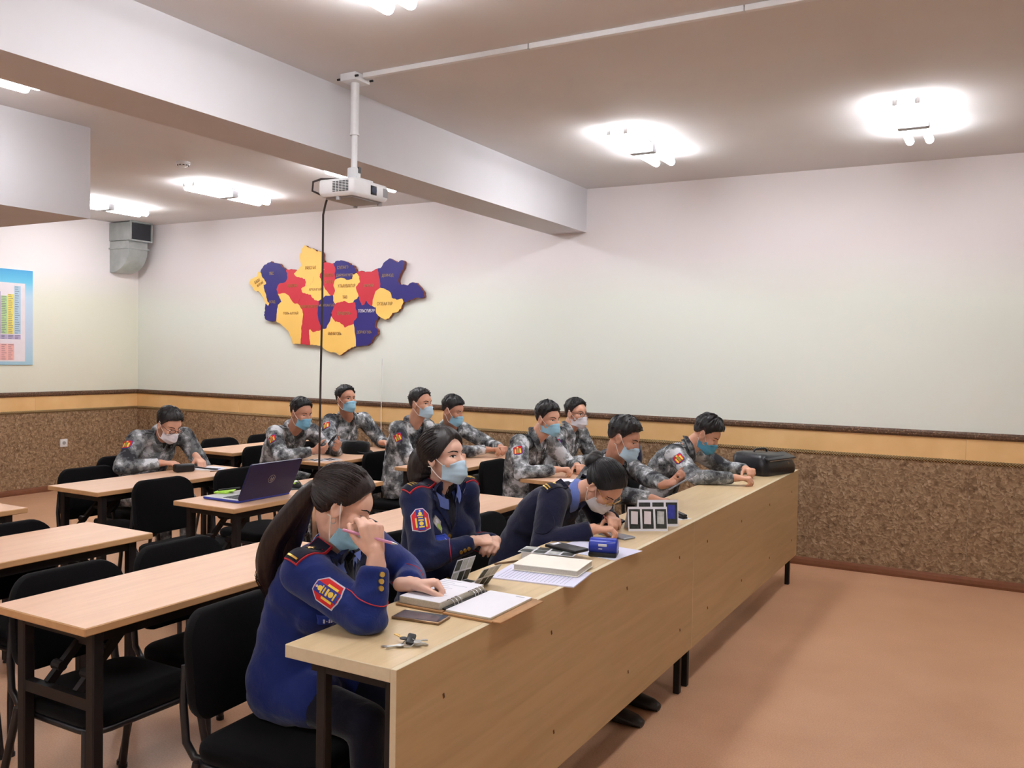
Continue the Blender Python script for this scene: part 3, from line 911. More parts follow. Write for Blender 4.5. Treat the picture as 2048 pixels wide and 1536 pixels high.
# ------------------------------------------------------------------ the long front desk, two sections
DZ = .7875
DX0, DX1 = -1.590, -1.237          # back edge, panel face
def desk(y0, y1, label, seam):
    L = y1 - y0; yc = (y0 + y1) / 2
    t = empty('front_desk', (-1.41, yc, 0), label, 'desk', 'front desk sections')
    def P_(x, y, z): return V((x + 1.41, y - yc, z))
    b = B().mat('desk_edge').box(P_((DX0 + DX1 - .018) / 2, yc, DZ - .017), (DX1 - .018 - DX0, L - .002, .034), bev=.0015, seg=1)
    me = b.mesh('desktop'); me.materials.append(M['desk_top'])
    for f in me.polygons:
        if f.normal.z > .9: f.material_index = 1
    link('desktop', me, t)
    b = B().mat('desk_edge').box(P_(DX1 - .009, yc, (DZ + .199) / 2), (.018, L - .002, DZ - .199), bev=.001, seg=1)
    me = b.mesh('front_panel'); me.materials.append(M['desk_panel_shaded'])
    for f in me.polygons:
        if abs(f.normal.x) > .9 or (seam * f.normal.y > .9): f.material_index = 1
    link('front_panel', me, t)
    for y in (y0 + .05, y1 - .06):
        for x in (DX1 - .045, DX0 + .09):
            b = B().mat('black_steel').box(P_(x, y, (DZ - .034) / 2), (.03, .03, DZ - .034), bev=.003, seg=1)
            link('leg', b.mesh('leg'), t)
        b = B().mat('black_steel').box(P_((DX0 + DX1) / 2, y, DZ - .052), (.24, .025, .03))
        link('cross_bar', b.mesh('cross_bar'), t)
    for fy in (.09, .36, .64, .91):
        for z in (.66, .33):
            yy = y0 + L * fy + (.03 if z < .5 else 0)
            b = B().mat('screw_brown').box(P_(DX1 + .0006, yy, z), (.0022, .008, .014), Euler((R(20), 0, 0)), bev=.001, seg=1)
            link('screw_cap', b.mesh('screw_cap'), t)
desk(1.668, 3.9365, 'near section of the long light wooden front desk', 1)
desk(3.937, 6.245, 'far section of the long light wooden front desk', -1)

# ------------------------------------------------------------------ things on the front desk
def Rz(d): return Euler((0, 0, R(d)))
def sheet(name, c, w, h, rz, mat, label, cat='paper', t_=.0015, grp=None, lines=0):
    o = empty(name, (c[0], c[1], c[2]), label, cat, grp, R(rz))
    b = B().mat(mat).box((0, 0, t_ / 2), (w, h, t_))
    link('sheet', b.mesh('sheet'), o)
    if lines:
        b = B().mat('ink_grey')
        for k in range(lines):
            ww = w * random.uniform(.55, .82)
            b.box((-w * .42 + ww / 2, h * .42 - k * h * .84 / lines, t_ + .0003), (ww, .0018, .0004))
        link('writing', b.mesh('writing'), o)
    return o
# ring organiser
t = empty('ring_organiser', (-1.408, 2.235, DZ), 'open tan leather ring organiser with white pages near the desk end', 'notebook', rz=R(0))
b = B().mat('leather_tan').box((-.075, 0, .004), (.165, .265, .006), bev=.002).box((.095, 0, .004), (.165, .272, .006), bev=.002).box((.187, -.0, .004), (.03, .26, .005), Euler((0, 0, 0)), bev=.002)
link('cover', b.mesh('cover', smooth=30), t)
b = B().mat('paper_edge').box((-.077, -.002, .018), (.145, .245, .022), bev=.002)
me = b.mesh('left_pages'); me.materials.append(M['paper_white'])
for f in me.polygons:
    if f.normal.z > .9: f.material_index = 1
link('left_pages', me, t)
b = B().mat('paper_edge').box((.092, -.002, .0105), (.15, .25, .007), bev=.0015)
me = b.mesh('right_pages'); me.materials.append(M['paper_white'])
for f in me.polygons:
    if f.normal.z > .9: f.material_index = 1
link('right_pages', me, t)
b = B().mat('black_plastic').box((.0055, 0, .010), (.014, .235, .006), bev=.002)
link('spine', b.mesh('spine'), t)
for y in (-.085, -.066, -.047, .03, .047, .066, .085)[:7]:
    b = B().mat('chrome')
    b.tube([(.006 + .017 * math.cos(a), y, .012 + .02 * math.sin(a)) for a in [R(10 + 20 * k) for k in range(9)]], .0016, 6)
    link('ring', b.mesh('ring', smooth=60), t)
b = B().mat('ink_grey')
for k in range(11):
    ww = random.uniform(.05, .115); b.box((-.140 + ww / 2, .10 - k * .019, .0292), (ww, .0016, .0004))
b.box((.135, .105, .0143), (.03, .003, .0004))
link('handwriting', b.mesh('handwriting'), t)
# phone by the elbow, keys
def phone(name, c, rz, w, h, body, face, label, tilt=None, th=.008):
    o = empty(name, c, label, 'phone', None, R(rz))
    if tilt: o.rotation_euler = tilt
    b = B().mat(body).box((0, 0, th / 2), (w, h, th), bev=.003, seg=3)
    link('case', b.mesh('case', smooth=40), o)
    b = B().mat(face).box((0, 0, th + .0003), (w * .92, h * .9, .0008), bev=.0003, seg=1)
    link('screen', b.mesh('screen'), o)
    return o
phone('mobile_phone', (-1.425, 2.035, DZ), 8, .15, .075, 'phone_gold', 'screen_glass', 'phone with a gold edge lying between the elbow and the organiser')
t = empty('key_bunch', (-1.315, 1.825, DZ), 'bunch of keys lying at the near corner of the desk', 'keys')
b = B().mat('silver_metal')
b.tube([(.016 * math.cos(a), .016 * math.sin(a), .008 + .006 * math.sin(a)) for a in [2 * math.pi * k / 14 for k in range(15)]], .0014, 6)
link('key_ring', b.mesh('key_ring', smooth=60), t)
for k, (a, ln, hd, mat, zz) in enumerate(((222, .040, .010, 'silver_metal', .003), (158, .036, .011, 'dark_plastic', .014), (238, .034, .010, 'silver_metal', .006), (38, .018, .010, 'silver_metal', .004), (62, .020, .010, 'silver_metal', .009), (12, .016, .010, 'silver_metal', .013))):
    e = Rz(a)
    m = e.to_matrix()
    b = B().mat(mat)
    c = m @ V((.014 + hd, 0, zz))
    b.ring_loft([[c + m @ V((hd * math.cos(2 * math.pi * i / 14), hd * .9 * math.sin(2 * math.pi * i / 14), dz)) for i in range(14)] for dz in (-.0012, .0012)])
    b.mat('gold_metal' if k == 1 else 'silver_metal').box(m @ V((.014 + 2 * hd + ln / 2 - .004, 0, zz)), (ln, .006, .002), e)
    for j in range(3): b.box(m @ V((.014 + 2 * hd + ln * (.5 + .14 * j), -.004, zz)), (.004, .004, .002), e)
    link('key', b.mesh('key'), t)
b = B().mat('black_plastic').box((-.006, .018, .012), (.022, .042, .010), Euler((.3, .2, .5)), bev=.004)
link('key_fob', b.mesh('key_fob', smooth=40), t)
# folded photo card standing open
def photo_leaf(b, o, ax, ay, w, h, cols, rows, mats, off=.0006):
    n = ax.cross(ay).normalized()
    k = 0
    for i in range(cols):
        for j in range(rows):
            cw, ch = w / cols, h / rows
            x0, y0 = cw * (i + .09), ch * (j + .08)
            for side in (1, -1):
                b.mat(mats[k % len(mats)])
                oo = o + n * (off * side + (.0004 if side > 0 else -.0004))
                b.prism([(x0, y0), (x0 + cw * .82, y0), (x0 + cw * .82, y0 + ch * .84), (x0, y0 + ch * .84)], oo, ax, ay, .0003 * side)
            k += 1
t = empty('photo_leaflet', (-1.515, 2.43, DZ), 'folded leaflet of grey photos standing open like a trough beside the organiser', 'leaflet')
ax, ln, bw = V((.12, 1, 0)).normalized(), .095, .088
bx = V((1, -.12, 0)).normalized()
near = V((-.045, -.05, .0015))
for nm, o_, ay, h in (('base_leaf', near, bx, bw), ('left_leaf', near, (bx * .38 + V((0, 0, .92))).normalized(), .092), ('right_leaf', near + bx * bw, (bx * .60 + V((0, 0, .80))).normalized(), .092)):
    b = B().mat('paper_white').prism([(0, 0), (ln, 0), (ln, h), (0, h)], o_, ax, ay, .0006)
    photo_leaf(b, o_ + ax.cross(ay).normalized() * .0003, ax, ay, ln, h, 3, 2, ['print_photo_light', 'print_photo_dark', 'print_photo_dark', 'print_photo_light', 'print_photo_dark'])
    link(nm, b.mesh(nm), t)
# middle pile
sheet('paper_sheet', (-1.365, 2.655, DZ), .21, .297, 98, 'paper_lilac', 'white printed sheets lying under the thick cream notebook', lines=18, t_=.004)
t = empty('cream_notebook', (-1.37, 2.755, DZ + .0045), 'thick closed notebook with a cream cover in the middle of the desk', 'notebook', rz=R(97))
b = B().mat('paper_cream').box((0, 0, .0215), (.175, .235, .003), bev=.001).box((0, 0, .002), (.175, .235, .003), bev=.001)
link('cover', b.mesh('cover'), t)
b = B().mat('paper_edge').box((.001, 0, .0118), (.168, .23, .0168))
link('pages', b.mesh('pages'), t)
t = empty('photo_sheet', (-1.46, 2.90, DZ), 'photo sheet with grey pictures half under the black phone case', 'leaflet', rz=R(100))
b = B().mat('paper_white').box((0, 0, .0265), (.10, .21, .001))
photo_leaf(b, V((-.05, -.105, .0272)), V((1, 0, 0)), V((0, 1, 0)), .10, .21, 2, 4, ['print_photo_dark', 'print_photo_light', 'print_photo_dark'])
link('sheet', b.mesh('sheet'), t)
b = B().mat('paper_white').box((0, .05, .013), (.08, .09, .026), bev=.001)
link('folded_stack', b.mesh('folded_stack'), t)
t = empty('phone_case', (-1.42, 2.965, DZ + .0275), 'black phone lying on the photo sheet behind the cream notebook', 'phone', rz=R(74))
b = B().mat('black_plastic').box((0, 0, .006), (.075, .155, .012), bev=.004, seg=3)
link('case', b.mesh('case', smooth=40), t)
b = B().mat('paper_white').box((0, .055, .0125), (.045, .02, .0012))
link('camera_sticker', b.mesh('camera_sticker'), t)
b = B().mat('pencil_brown').tube([(-1.575, 2.70, DZ + .004), (-1.53, 2.79, DZ + .004)], .0035, 8)
tag(link('pencil', b.mesh('pencil', smooth=60)), 'thin brown pencil on the desk beside the cream notebook', 'pencil')
sheet('paper_sheet', (-1.375, 3.13, DZ), .21, .297, 82, 'paper_lilac', 'white sheet of paper under the blue hole punch')
t = empty('hole_punch', (-1.31, 3.06, DZ + .002), 'blue hole punch with a black base standing on white paper', 'hole punch', rz=R(15))
b = B().mat('black_plastic').box((0, 0, .008), (.105, .085, .016), bev=.004)
link('base', b.mesh('base', smooth=40), t)
b = B().mat('punch_blue')
prof = [(-.030, .016), (-.036, .03), (-.034, .05), (-.02, .064), (.002, .066), (.022, .056), (.036, .036), (.038, .02)]
b.ring_loft([[V((x, y * s, .016 + (z - .016) * s)) for y, z in prof] for x, s in ((-.053, .88), (-.048, 1), (.048, 1), (.053, .88))])
link('lever', b.mesh('lever', smooth=45), t)
b = B().mat('tag_white').box((0, -.0365, .044), (.032, .002, .010), Euler((.15, 0, 0)), bev=.0008, seg=1)
b.box((-.008, -.0363, .030), (.014, .002, .003))
link('badge', b.mesh('badge'), t)
phone('smartphone', (-1.405, 3.415, DZ), 72, .07, .145, 'phone_silver', 'phone_silver', 'grey phone lying face up under the sweater officer’s fingers')
# photo cards standing against each other
def card(c, ang, w, h, lean, mats, label, foot):
    o = empty('photo_card', c, label, 'card', 'standing photo cards', R(ang))
    ay = V((0, math.sin(R(lean)), math.cos(R(lean))))
    b = B().mat('paper_white').prism([(-w / 2, 0), (w / 2, 0), (w / 2, h), (-w / 2, h)], (0, 0, 0), (1, 0, 0), ay, -.0012)
    link('card_leaf', b.mesh('card_leaf'), o)
    n = V((1, 0, 0)).cross(ay)
    cw = w / 3
    for i in range(3):
        b = B().mat('print_photo_dark').prism([(-w / 2 + cw * (i + .08), h * .1), (-w / 2 + cw * (i + .92), h * .1), (-w / 2 + cw * (i + .92), h * .9), (-w / 2 + cw * (i + .08), h * .9)], n * .0003, (1, 0, 0), ay, .0008)
        b.mat(mats[i]).prism([(-w / 2 + cw * (i + .2), h * .3), (-w / 2 + cw * (i + .72), h * .28), (-w / 2 + cw * (i + .76), h * .8), (-w / 2 + cw * (i + .24), h * .82)], n * .0011, (1, 0, 0), ay, .0006)
        link('photo', b.mesh('photo'), o)
    b = B().mat('paper_white').prism([(-w / 2, 0), (w / 2, 0), (w / 2, h * .93), (-w / 2, h * .93)], (0, h * math.sin(R(lean)) * 1.02 + .055, .0006), (1, 0, 0), (V((0, -.055, h * math.cos(R(lean)) * .93)) / (h * .93)), -.0012)
    link('back_leaf', b.mesh('back_leaf'), o)
card((-1.335, 3.600, DZ), 36, .175, .105, 14, ['print_white', 'print_white', 'print_photo_light'], 'front standing photo card with three pictures of white papers', 1)
card((-1.335, 3.725, DZ), 36, .185, .118, 8, ['print_photo_dark', 'print_photo_dark', 'print_photo_blue'], 'rear standing photo card showing a blue picture at its right', 1)
t = empty('stapler', (-1.325, 3.985, DZ), 'small black stapler on a white slip behind the photo cards', 'stapler', rz=R(60))
b = B().mat('paper_white').box((0, .01, .0006), (.07, .11, .0012))
link('paper_slip', b.mesh('paper_slip'), t)
b = B().mat('black_plastic').box((0, 0, .006), (.03, .08, .008), bev=.003).box((0, 0, .022), (.022, .085, .012), Euler((.14, 0, 0)), bev=.004)
link('body', b.mesh('body', smooth=40), t)
# black leather bag
t = empty('briefcase', (-1.40, 5.93, DZ), 'black soft leather briefcase lying at the far end of the desk', 'bag', rz=R(72))
b = B().mat('bag_leather')
rings = []
for z, s, h in ((0, .97, 0), (.02, 1.0, 0), (.06, .99, .0), (.10, .95, .0), (.125, .86, 0), (.135, .7, 0)):
    ring = []
    for i, (x, y) in enumerate(rr(.20 * s, .135 * s, .05 * s, 5)):
        ring.append(V((x, y + (.01 if z > .08 else 0), z * (1 - .10 * (x / .2)) + .006 * math.sin(9 * x + 14 * y))))
    rings.append(ring)
for v_ in rings[0]: v_.z = 0.002
b.ring_loft(rings)
link('body', b.mesh('body', smooth=60), t)
b = B().mat('bag_leather').box((0, -.09, .118), (.34, .10, .010), Euler((R(18), 0, 0)), bev=.004)
link('flap', b.mesh('flap', smooth=40), t)
b = B().mat('silver_metal').box((0, -.134, .098), (.30, .004, .006), Euler((R(18), 0, 0)))
link('zip', b.mesh('zip'), t, label='silver zip line')
b = B().mat('bag_leather').tube([(-.08, .03, .13), (-.075, .03, .15), (-.05, .03, .158), (.05, .03, .156), (.075, .03, .148), (.08, .03, .128)], .007, 8)
link('handle', b.mesh('handle', smooth=60), t)
for x, y, z, e in ((.168, -.075, .112, .2), (.165, .03, .112, -.4), (.172, -.055, .085, .6), (.166, .05, .09, 1.0)):
    b = B().mat('chrome').box((x + .018, y, z), (.006, .034, .01), Euler((e, 0, 0)), bev=.002)
    link('buckle', b.mesh('buckle'), t)
b = B().mat('chrome').box((.06, -.142, .075), (.02, .006, .008), Euler((0, .5, 0)), bev=.001)
link('zip_puller', b.mesh('zip_puller'), t)

# ------------------------------------------------------------------ things on the class tables
t = empty('laptop', (-3.55, 3.43, TZ), 'open dark blue laptop seen from behind, with a round silver logo', 'laptop')
LW, LD = .375, .255
b = B().mat('laptop_edge').box((0, 0, .009), (LD, LW, .014), bev=.004)
me = b.mesh('base'); me.materials.append(M['laptop_silver'])
for f in me.polygons:
    if f.normal.z > .9: f.material_index = 1
bs = link('base', me, t)
b = B().mat('keys_dark')
for i in range(5):
    for j in range(14): b.box((.08 - i * .02, -.15 + j * .0225, .0168), (.016, .0185, .0018))
link('keyboard', b.mesh('keyboard'), bs)
b = B().mat('grey_plastic').box((-.07, 0, .0163), (.06, .10, .0006))
link('touchpad', b.mesh('touchpad'), bs)
hx, lean = LD / 2 - .004, R(25)
ay = V((math.sin(lean), 0, math.cos(lean)))
b = B().mat('laptop_blue').prism([(x, y + .0) for x, y in [(px_ , py_ + .106) for px_, py_ in rr(LW / 2, .106, .012, 4)]], V((hx, 0, .016)), V((0, 1, 0)), ay, .008)
lid = link('lid', b.mesh('lid'), t)
nrm = V((0, 1, 0)).cross(ay).normalized()
b = B().mat('screen_glass').prism([(-LW / 2 + .01, .012), (LW / 2 - .01, .012), (LW / 2 - .01, .202), (-LW / 2 + .01, .202)], V((hx, 0, .016)) - nrm * .0006, V((0, 1, 0)), ay, .0005)
link('screen', b.mesh('screen'), lid)
b = B().mat('silver_metal')
oc = V((hx, 0, .016)) + ay * .110 + nrm * .0085
rng = [[oc + (V((0, 1, 0)) * math.cos(2 * math.pi * i / 28) + ay * math.sin(2 * math.pi * i / 28)) * r_ for i in range(28)] for r_ in (.024, .0215)]
b.ring_loft(rng, cap=False)
def strk(p, q_, w=.0028):
    b.bar(oc + V((0, 1, 0)) * p[0] + ay * p[1] + nrm * .0004, oc + V((0, 1, 0)) * q_[0] + ay * q_[1] + nrm * .0004, w, .0008, nrm)
strk((-.012, -.012), (-.004, .020)); strk((-.0085, .002), (-.002, .004)); strk((-.002, .004), (-.005, -.012))
strk((.001, -.020), (.009, .012)); strk((.0075, .006), (.013, .005)); strk((.013, .005), (.0105, -.009)); strk((.0105, -.009), (.0045, -.009))
link('logo', b.mesh('logo'), lid, label='round silver logo')
b = B().mat('laptop_edge').cone((hx - .004, -.13, .014), (hx - .004, .13, .014), .007, .007, 10)
link('hinge', b.mesh('hinge', smooth=50), t)
t = empty('sticky_notes', (-3.69, 3.42, TZ + .017), 'bright green sticky notes and a dark pen on the laptop’s left side', 'sticky notes', rz=R(20))
b = B().mat('note_green').box((-.0, -.04, .004), (.075, .075, .008)).box((.01, -.02, .0095), (.075, .075, .003), Rz(12))
link('pad', b.mesh('pad'), t)
b = B().mat('black_plastic').tube([(-.02, -.06, .015), (.05, .05, .015)], .0045, 8)
link('pen', b.mesh('pen', smooth=60), t)
t = empty('computer_mouse', (-3.58, 3.83, TZ), 'dark mouse with a green label on a mat right of the laptop', 'mouse', rz=R(65))
b = B().mat('dark_plastic').box((0, 0, .0015), (.13, .19, .003), bev=.001, seg=1)
link('mouse_mat', b.mesh('mouse_mat'), t)
b = B().mat('black_plastic')
b.ring_loft([[V((.031 * s * math.cos(2 * math.pi * i / 20), .055 * s * math.sin(2 * math.pi * i / 20), .003 + z)) for i in range(20)] for z, s in ((0, 1), (.012, 1.02), (.024, .9), (.033, .65), (.037, .3))])
link('shell', b.mesh('shell', smooth=60), t)
b = B().mat('note_green').box((-.012, -.025, .034), (.03, .032, .004), Euler((.35, -.25, 0)))
b.mat('paper_white').box((-.012, -.025, .0365), (.03, .012, .002), Euler((.35, -.25, 0)))
link('label_slip', b.mesh('label_slip'), t)
b = B().mat('cable_black').tube([(-3.56, 3.88, TZ + .006), (-3.52, 3.96, TZ + .004), (-3.46, 4.02, TZ + .004), (-3.40, 4.10, TZ + .004)], .0025, 6)
tag(link('mouse_cable', b.mesh('mouse_cable', smooth=60)), 'thin dark mouse cable lying on the laptop table', 'cable')
t = empty('hand_radio', (-4.60, 3.90, TZ), 'small black radio with an antenna lying before the soldier in glasses', 'radio', rz=R(-18))
b = B().mat('black_plastic').box((0, 0, .026), (.062, .125, .05), bev=.012, seg=3)
link('casing', b.mesh('casing', smooth=40), t)
b = B().mat('dark_plastic').tube([(.018, .06, .03), (.04, .12, .018), (.05, .205, .008)], [.006, .005, .004], 8)
link('antenna', b.mesh('antenna', smooth=60), t)
b = B().mat('silver_metal').cone((-.01, .062, .034), (-.01, .074, .034), .007, .007, 10)
link('knob', b.mesh('knob'), t)
t = empty('leaflet', (-4.57, 4.10, TZ), 'white and blue leaflets at the table end right of the soldier in glasses', 'leaflet', rz=R(25))
b = B().mat('paper_white').box((0, 0, .001), (.16, .16, .002)).box((-.03, .02, .003), (.12, .16, .002), Rz(-20))
b.mat('print_photo_blue').box((.02, -.02, .0024), (.08, .06, .0008)); b.mat('print_photo_dark').box((.02, -.05, .0024), (.07, .02, .0008))
link('sheet', b.mesh('sheet'), t)
b = B().mat('pencil_brown').tube([(-4.46, 3.99, TZ + .0045), (-4.42, 4.12, TZ + .0045)], .0035, 8)
tag(link('pencil', b.mesh('pencil', smooth=60)), 'pencil lying near the leaflets on the radio table', 'pencil')
t = empty('printed_sheet', (-4.32, 4.93, TZ), 'black and white printed sheet under the hands of the phone soldier', 'paper', rz=R(62))
b = B().mat('paper_white').box((0, 0, .001), (.21, .15, .002))
for k in range(6): b.mat(['print_photo_dark', 'black_plastic', 'print_photo_light'][k % 3]).box((-.085 + k * .034, .01 * (-1) ** k, .0023), (.022, .11, .0008))
link('sheet', b.mesh('sheet'), t)
t = empty('uniform_cap', (-4.44, 5.42, TZ), 'dark soft uniform cap lying on the table below the map', 'cap')
b = B().mat('cap_black')
b.ring_loft([[V((.105 * s * math.cos(2 * math.pi * i / 24) * 1.1, .105 * s * math.sin(2 * math.pi * i / 24), z * (1 + .12 * math.cos(2 * math.pi * i / 24 + 1)))) for i in range(24)] for z, s in ((0, .96), (.03, 1.0), (.07, 1.03), (.088, .92), (.094, .55), (.09, .1))])
link('crown', b.mesh('crown', smooth=50), t)
b = B().mat('cap_black')
b.ring_loft([[V((.07 + .075 * math.cos(a), .085 * math.sin(a), z + .012 - .02 * math.cos(a))) for a in [R(-80 + 16 * k) for k in range(11)]] for z in (.008, .013)], cap=True)
link('peak', b.mesh('peak', smooth=50), t)
b = B().mat('silver_metal').ell((.06, .088, .03), (.006, .006, .006), nu=10, nv=6)
link('badge_button', b.mesh('badge_button', smooth=60), t)
t = sheet('paper_sheet', (-2.40, 5.02, TZ), .12, .17, 30, 'paper_white', 'white slip of paper at the table edge under the soldier right of the middle')

t = empty('dark_bag', (-2.365, 6.00, TZ), 'small dark navy bag on the table behind the two front-desk soldiers', 'bag', rz=R(20))
b = B().mat('sweater_navy')
b.ring_loft([[V((x * s_, y * s_, z * (1 + .06 * math.sin(20 * y)))) for x, y in rr(.075, .105, .045, 5)] for z, s_ in ((0, .94), (.02, 1.0), (.08, 1.02), (.125, .92), (.15, .7), (.158, .35))])
link('body', b.mesh('body', smooth=60), t)
b = B().mat('cap_black').tube([(.0, -.04, .152), (.0, -.035, .172), (0, 0, .18), (.0, .035, .172), (.0, .04, .152)], .006, 8)
link('strap', b.mesh('strap', smooth=60), t)
# ------------------------------------------------------------------ people
Z = V((0, 0, 1))
def union(b, voxel, smooth=4, dec=None):
    """fuse the closed shells of a builder into one continuous skin"""
    me = bpy.data.meshes.new('tmp')
    bmesh.ops.recalc_face_normals(b.bm, faces=list(b.bm.faces))
    b.bm.to_mesh(me); b.bm.free()
    o = bpy.data.objects.new('tmp', me); COL.objects.link(o)
    m = o.modifiers.new('r', 'REMESH'); m.mode = 'VOXEL'; m.voxel_size = voxel; m.adaptivity = 0
    if smooth:
        s = o.modifiers.new('s', 'SMOOTH'); s.factor = .5; s.iterations = smooth
    if dec:
        d = o.modifiers.new('d', 'DECIMATE'); d.ratio = dec
    dg = bpy.context.evaluated_depsgraph_get(); dg.update()
    out = bpy.data.meshes.new_from_object(o.evaluated_get(dg))
    bpy.data.objects.remove(o); bpy.data.meshes.remove(me)
    return out
def get_co(me):
    a = np.empty(len(me.vertices) * 3); me.vertices.foreach_get('co', a); return a.reshape(-1, 3)
def set_co(me, a):
    me.vertices.foreach_set('co', a.ravel()); me.update()
def get_no(me):
    a = np.empty(len(me.vertices) * 3); me.vertices.foreach_get('normal', a); return a.reshape(-1, 3)
def bvh_of(me):
    return BVHTree.FromPolygons([v.co.copy() for v in me.vertices], [tuple(p.vertices) for p in me.polygons])
def finish(me, mats, off):
    me.materials.clear()
    for m in mats: me.materials.append(M[m])
    set_co(me, get_co(me) - np.array(off))
    me.polygons.foreach_set('use_smooth', [True] * len(me.polygons))
    return me
def decal(b, bvh, c, ax, ay, poly, off=.002, th=.004, rings=4, reach=.25, dens=.012):
    """a thin piece that follows the surface below it: polygon around c in the plane (ax, ay), laid on along the plane normal"""
    n = ax.cross(ay).normalized()
    pts = []
    m = len(poly)
    for i in range(m):
        p, q_ = poly[i], poly[(i + 1) % m]
        d = math.hypot(q_[0] - p[0], q_[1] - p[1]); k = max(1, int(d / dens))
        for j in range(k): pts.append((p[0] + (q_[0] - p[0]) * j / k, p[1] + (q_[1] - p[1]) * j / k))
    gx = sum(p[0] for p in pts) / len(pts); gy = sum(p[1] for p in pts) / len(pts)
    def hit(x, y):
        w = c + ax * x + ay * y
        h = bvh.ray_cast(w + n * reach, -n, reach * 2)
        if h[0] is None: return None
        return (h[0] - w).dot(n)
    dc = hit(gx, gy)
    if dc is None: dc = 0
    def P_(x, y, extra):
        d = hit(x, y)
        d = dc - .015 if d is None else max(dc - .035, min(dc + .035, d))
        return c + ax * x + ay * y + n * (d + extra)
    rr_ = []
    rr_.append([P_(*p, -th) for p in pts])
    for k in range(rings, 0, -1):
        f = k / rings
        rr_.append([P_(gx + (p[0] - gx) * f, gy + (p[1] - gy) * f, off) for p in pts])
    vr = b.ring_loft(rr_, cap=False)
    cv = b.bm.verts.new(P_(gx, gy, off))
    for i in range(len(pts)):
        b.face([vr[-1][i], vr[-1][(i + 1) % len(pts)], cv])
def rect(w, h, x=0, y=0): return [(x - w / 2, y - h / 2), (x + w / 2, y - h / 2), (x + w / 2, y + h / 2), (x - w / 2, y + h / 2)]
def disc(r, x=0, y=0, n=14, sy=1): return [(x + r * math.cos(2 * math.pi * i / n), y + r * sy * math.sin(2 * math.pi * i / n)) for i in range(n)]

CUR = {'relaxed': [(22, 32, 18), (28, 36, 20), (32, 40, 22), (36, 42, 24)], 'flat': [(8, 14, 8), (8, 14, 8), (10, 16, 10), (14, 18, 10)],
       'typing': [(30, 55, 30), (38, 58, 30), (42, 60, 32), (46, 60, 32)], 'fist': [(72, 88, 50), (76, 92, 50), (78, 94, 50), (80, 94, 50)],
       'hold': [(38, 52, 30), (42, 56, 32), (46, 60, 34), (50, 62, 34)], 'pinch': [(40, 48, 28), (56, 70, 40), (66, 80, 44), (70, 84, 44)],
       'loose': [(50, 48, 24), (58, 52, 26), (62, 56, 28), (66, 58, 28)]}
def hand(b, wrist, d, n, side, curl='relaxed', s=1.0, spread=.06, th=(42, .35)):
    """palm, four fingers of three bones, thumb; d wrist->knuckles, n where the palm looks, side +1 left / -1 right"""
    d = d.normalized(); n = (n - d * n.dot(d)).normalized()
    r = d.cross(n) if side < 0 else n.cross(d)       # towards the thumb
    K = [(.088, .027), (.092, .009), (.087, -.010), (.078, -.028)]
    L = [.070, .078, .072, .056]
    for (kd, kr), ln, cu, i in zip(K, L, CUR[curl], range(4)):
        k = wrist + (d * kd + r * kr) * s - n * (.004 * s)
        b.cap(wrist + (d * .012 + r * kr * .55) * s, k, .0135 * s, .0112 * s, 10)
        dd = (d + r * spread * (1.5 - i)).normalized()
        p = k; a = 0
        for f, c, r0, r1 in ((.46, cu[0], .0098, .0088), (.31, cu[1], .0088, .008), (.23, cu[2], .008, .0066)):
            a += R(c)
            v = dd * math.cos(a) + n * math.sin(a)
            q_ = p + v * (ln * f * s)
            b.cap(p, q_, r0 * s, r1 * s, 10); p = q_
    b.ell(wrist + (d * .05) * s, (.045 * s, .034 * s, .0135 * s), Matrix((d, r, n)).transposed(), 14, 8)
    b.ell(wrist + (d * .038 + r * .022 + n * .006) * s, (.03 * s, .018 * s, .016 * s), Matrix((d, r, n)).transposed(), 12, 8)
    t0 = wrist + (d * .026 + r * .024 + n * .004) * s
    a = R(th[0])
    v = (d * math.cos(a) + r * math.sin(a) + n * th[1]).normalized()
    p1 = t0 + v * (.040 * s); v2 = (v + d * .35 + n * .25 * (1 if curl != 'flat' else .2) - r * .15).normalized()
    p2 = p1 + v2 * (.032 * s); v3 = (v2 + d * .2 + n * .25 - r * .25).normalized(); p3 = p2 + v3 * (.024 * s)
    b.cap(t0, p1, .0135 * s, .0115 * s, 10); b.cap(p1, p2, .0112 * s, .010 * s, 10); b.cap(p2, p3, .010 * s, .0082 * s, 10)
    b.cap(wrist - d * .03 * s, wrist + d * .02 * s, .025 * s, .023 * s, 12)

def ik(sh, wr, l1, l2, hint):
    v = wr - sh; d = v.length
    if d > (l1 + l2) * .995:
        s = d / ((l1 + l2) * .995); l1 *= s; l2 *= s
    a = (l1 * l1 - l2 * l2 + d * d) / (2 * d)
    h = math.sqrt(max(l1 * l1 - a * a, 1e-6))
    u = v.normalized(); p = hint - u * hint.dot(u); p.normalize()
    return sh + u * a + p * h

def head_frame(yaw, pitch, roll):
    f0 = V((math.cos(R(yaw)), math.sin(R(yaw)), 0)); l0 = V((-f0.y, f0.x, 0))
    f = f0 * math.cos(R(pitch)) - Z * math.sin(R(pitch)); u = Z * math.cos(R(pitch)) + f0 * math.sin(R(pitch))
    l = l0 * math.cos(R(roll)) + u * math.sin(R(roll)); u = u * math.cos(R(roll)) - l0 * math.sin(R(roll))
    return f, l, u

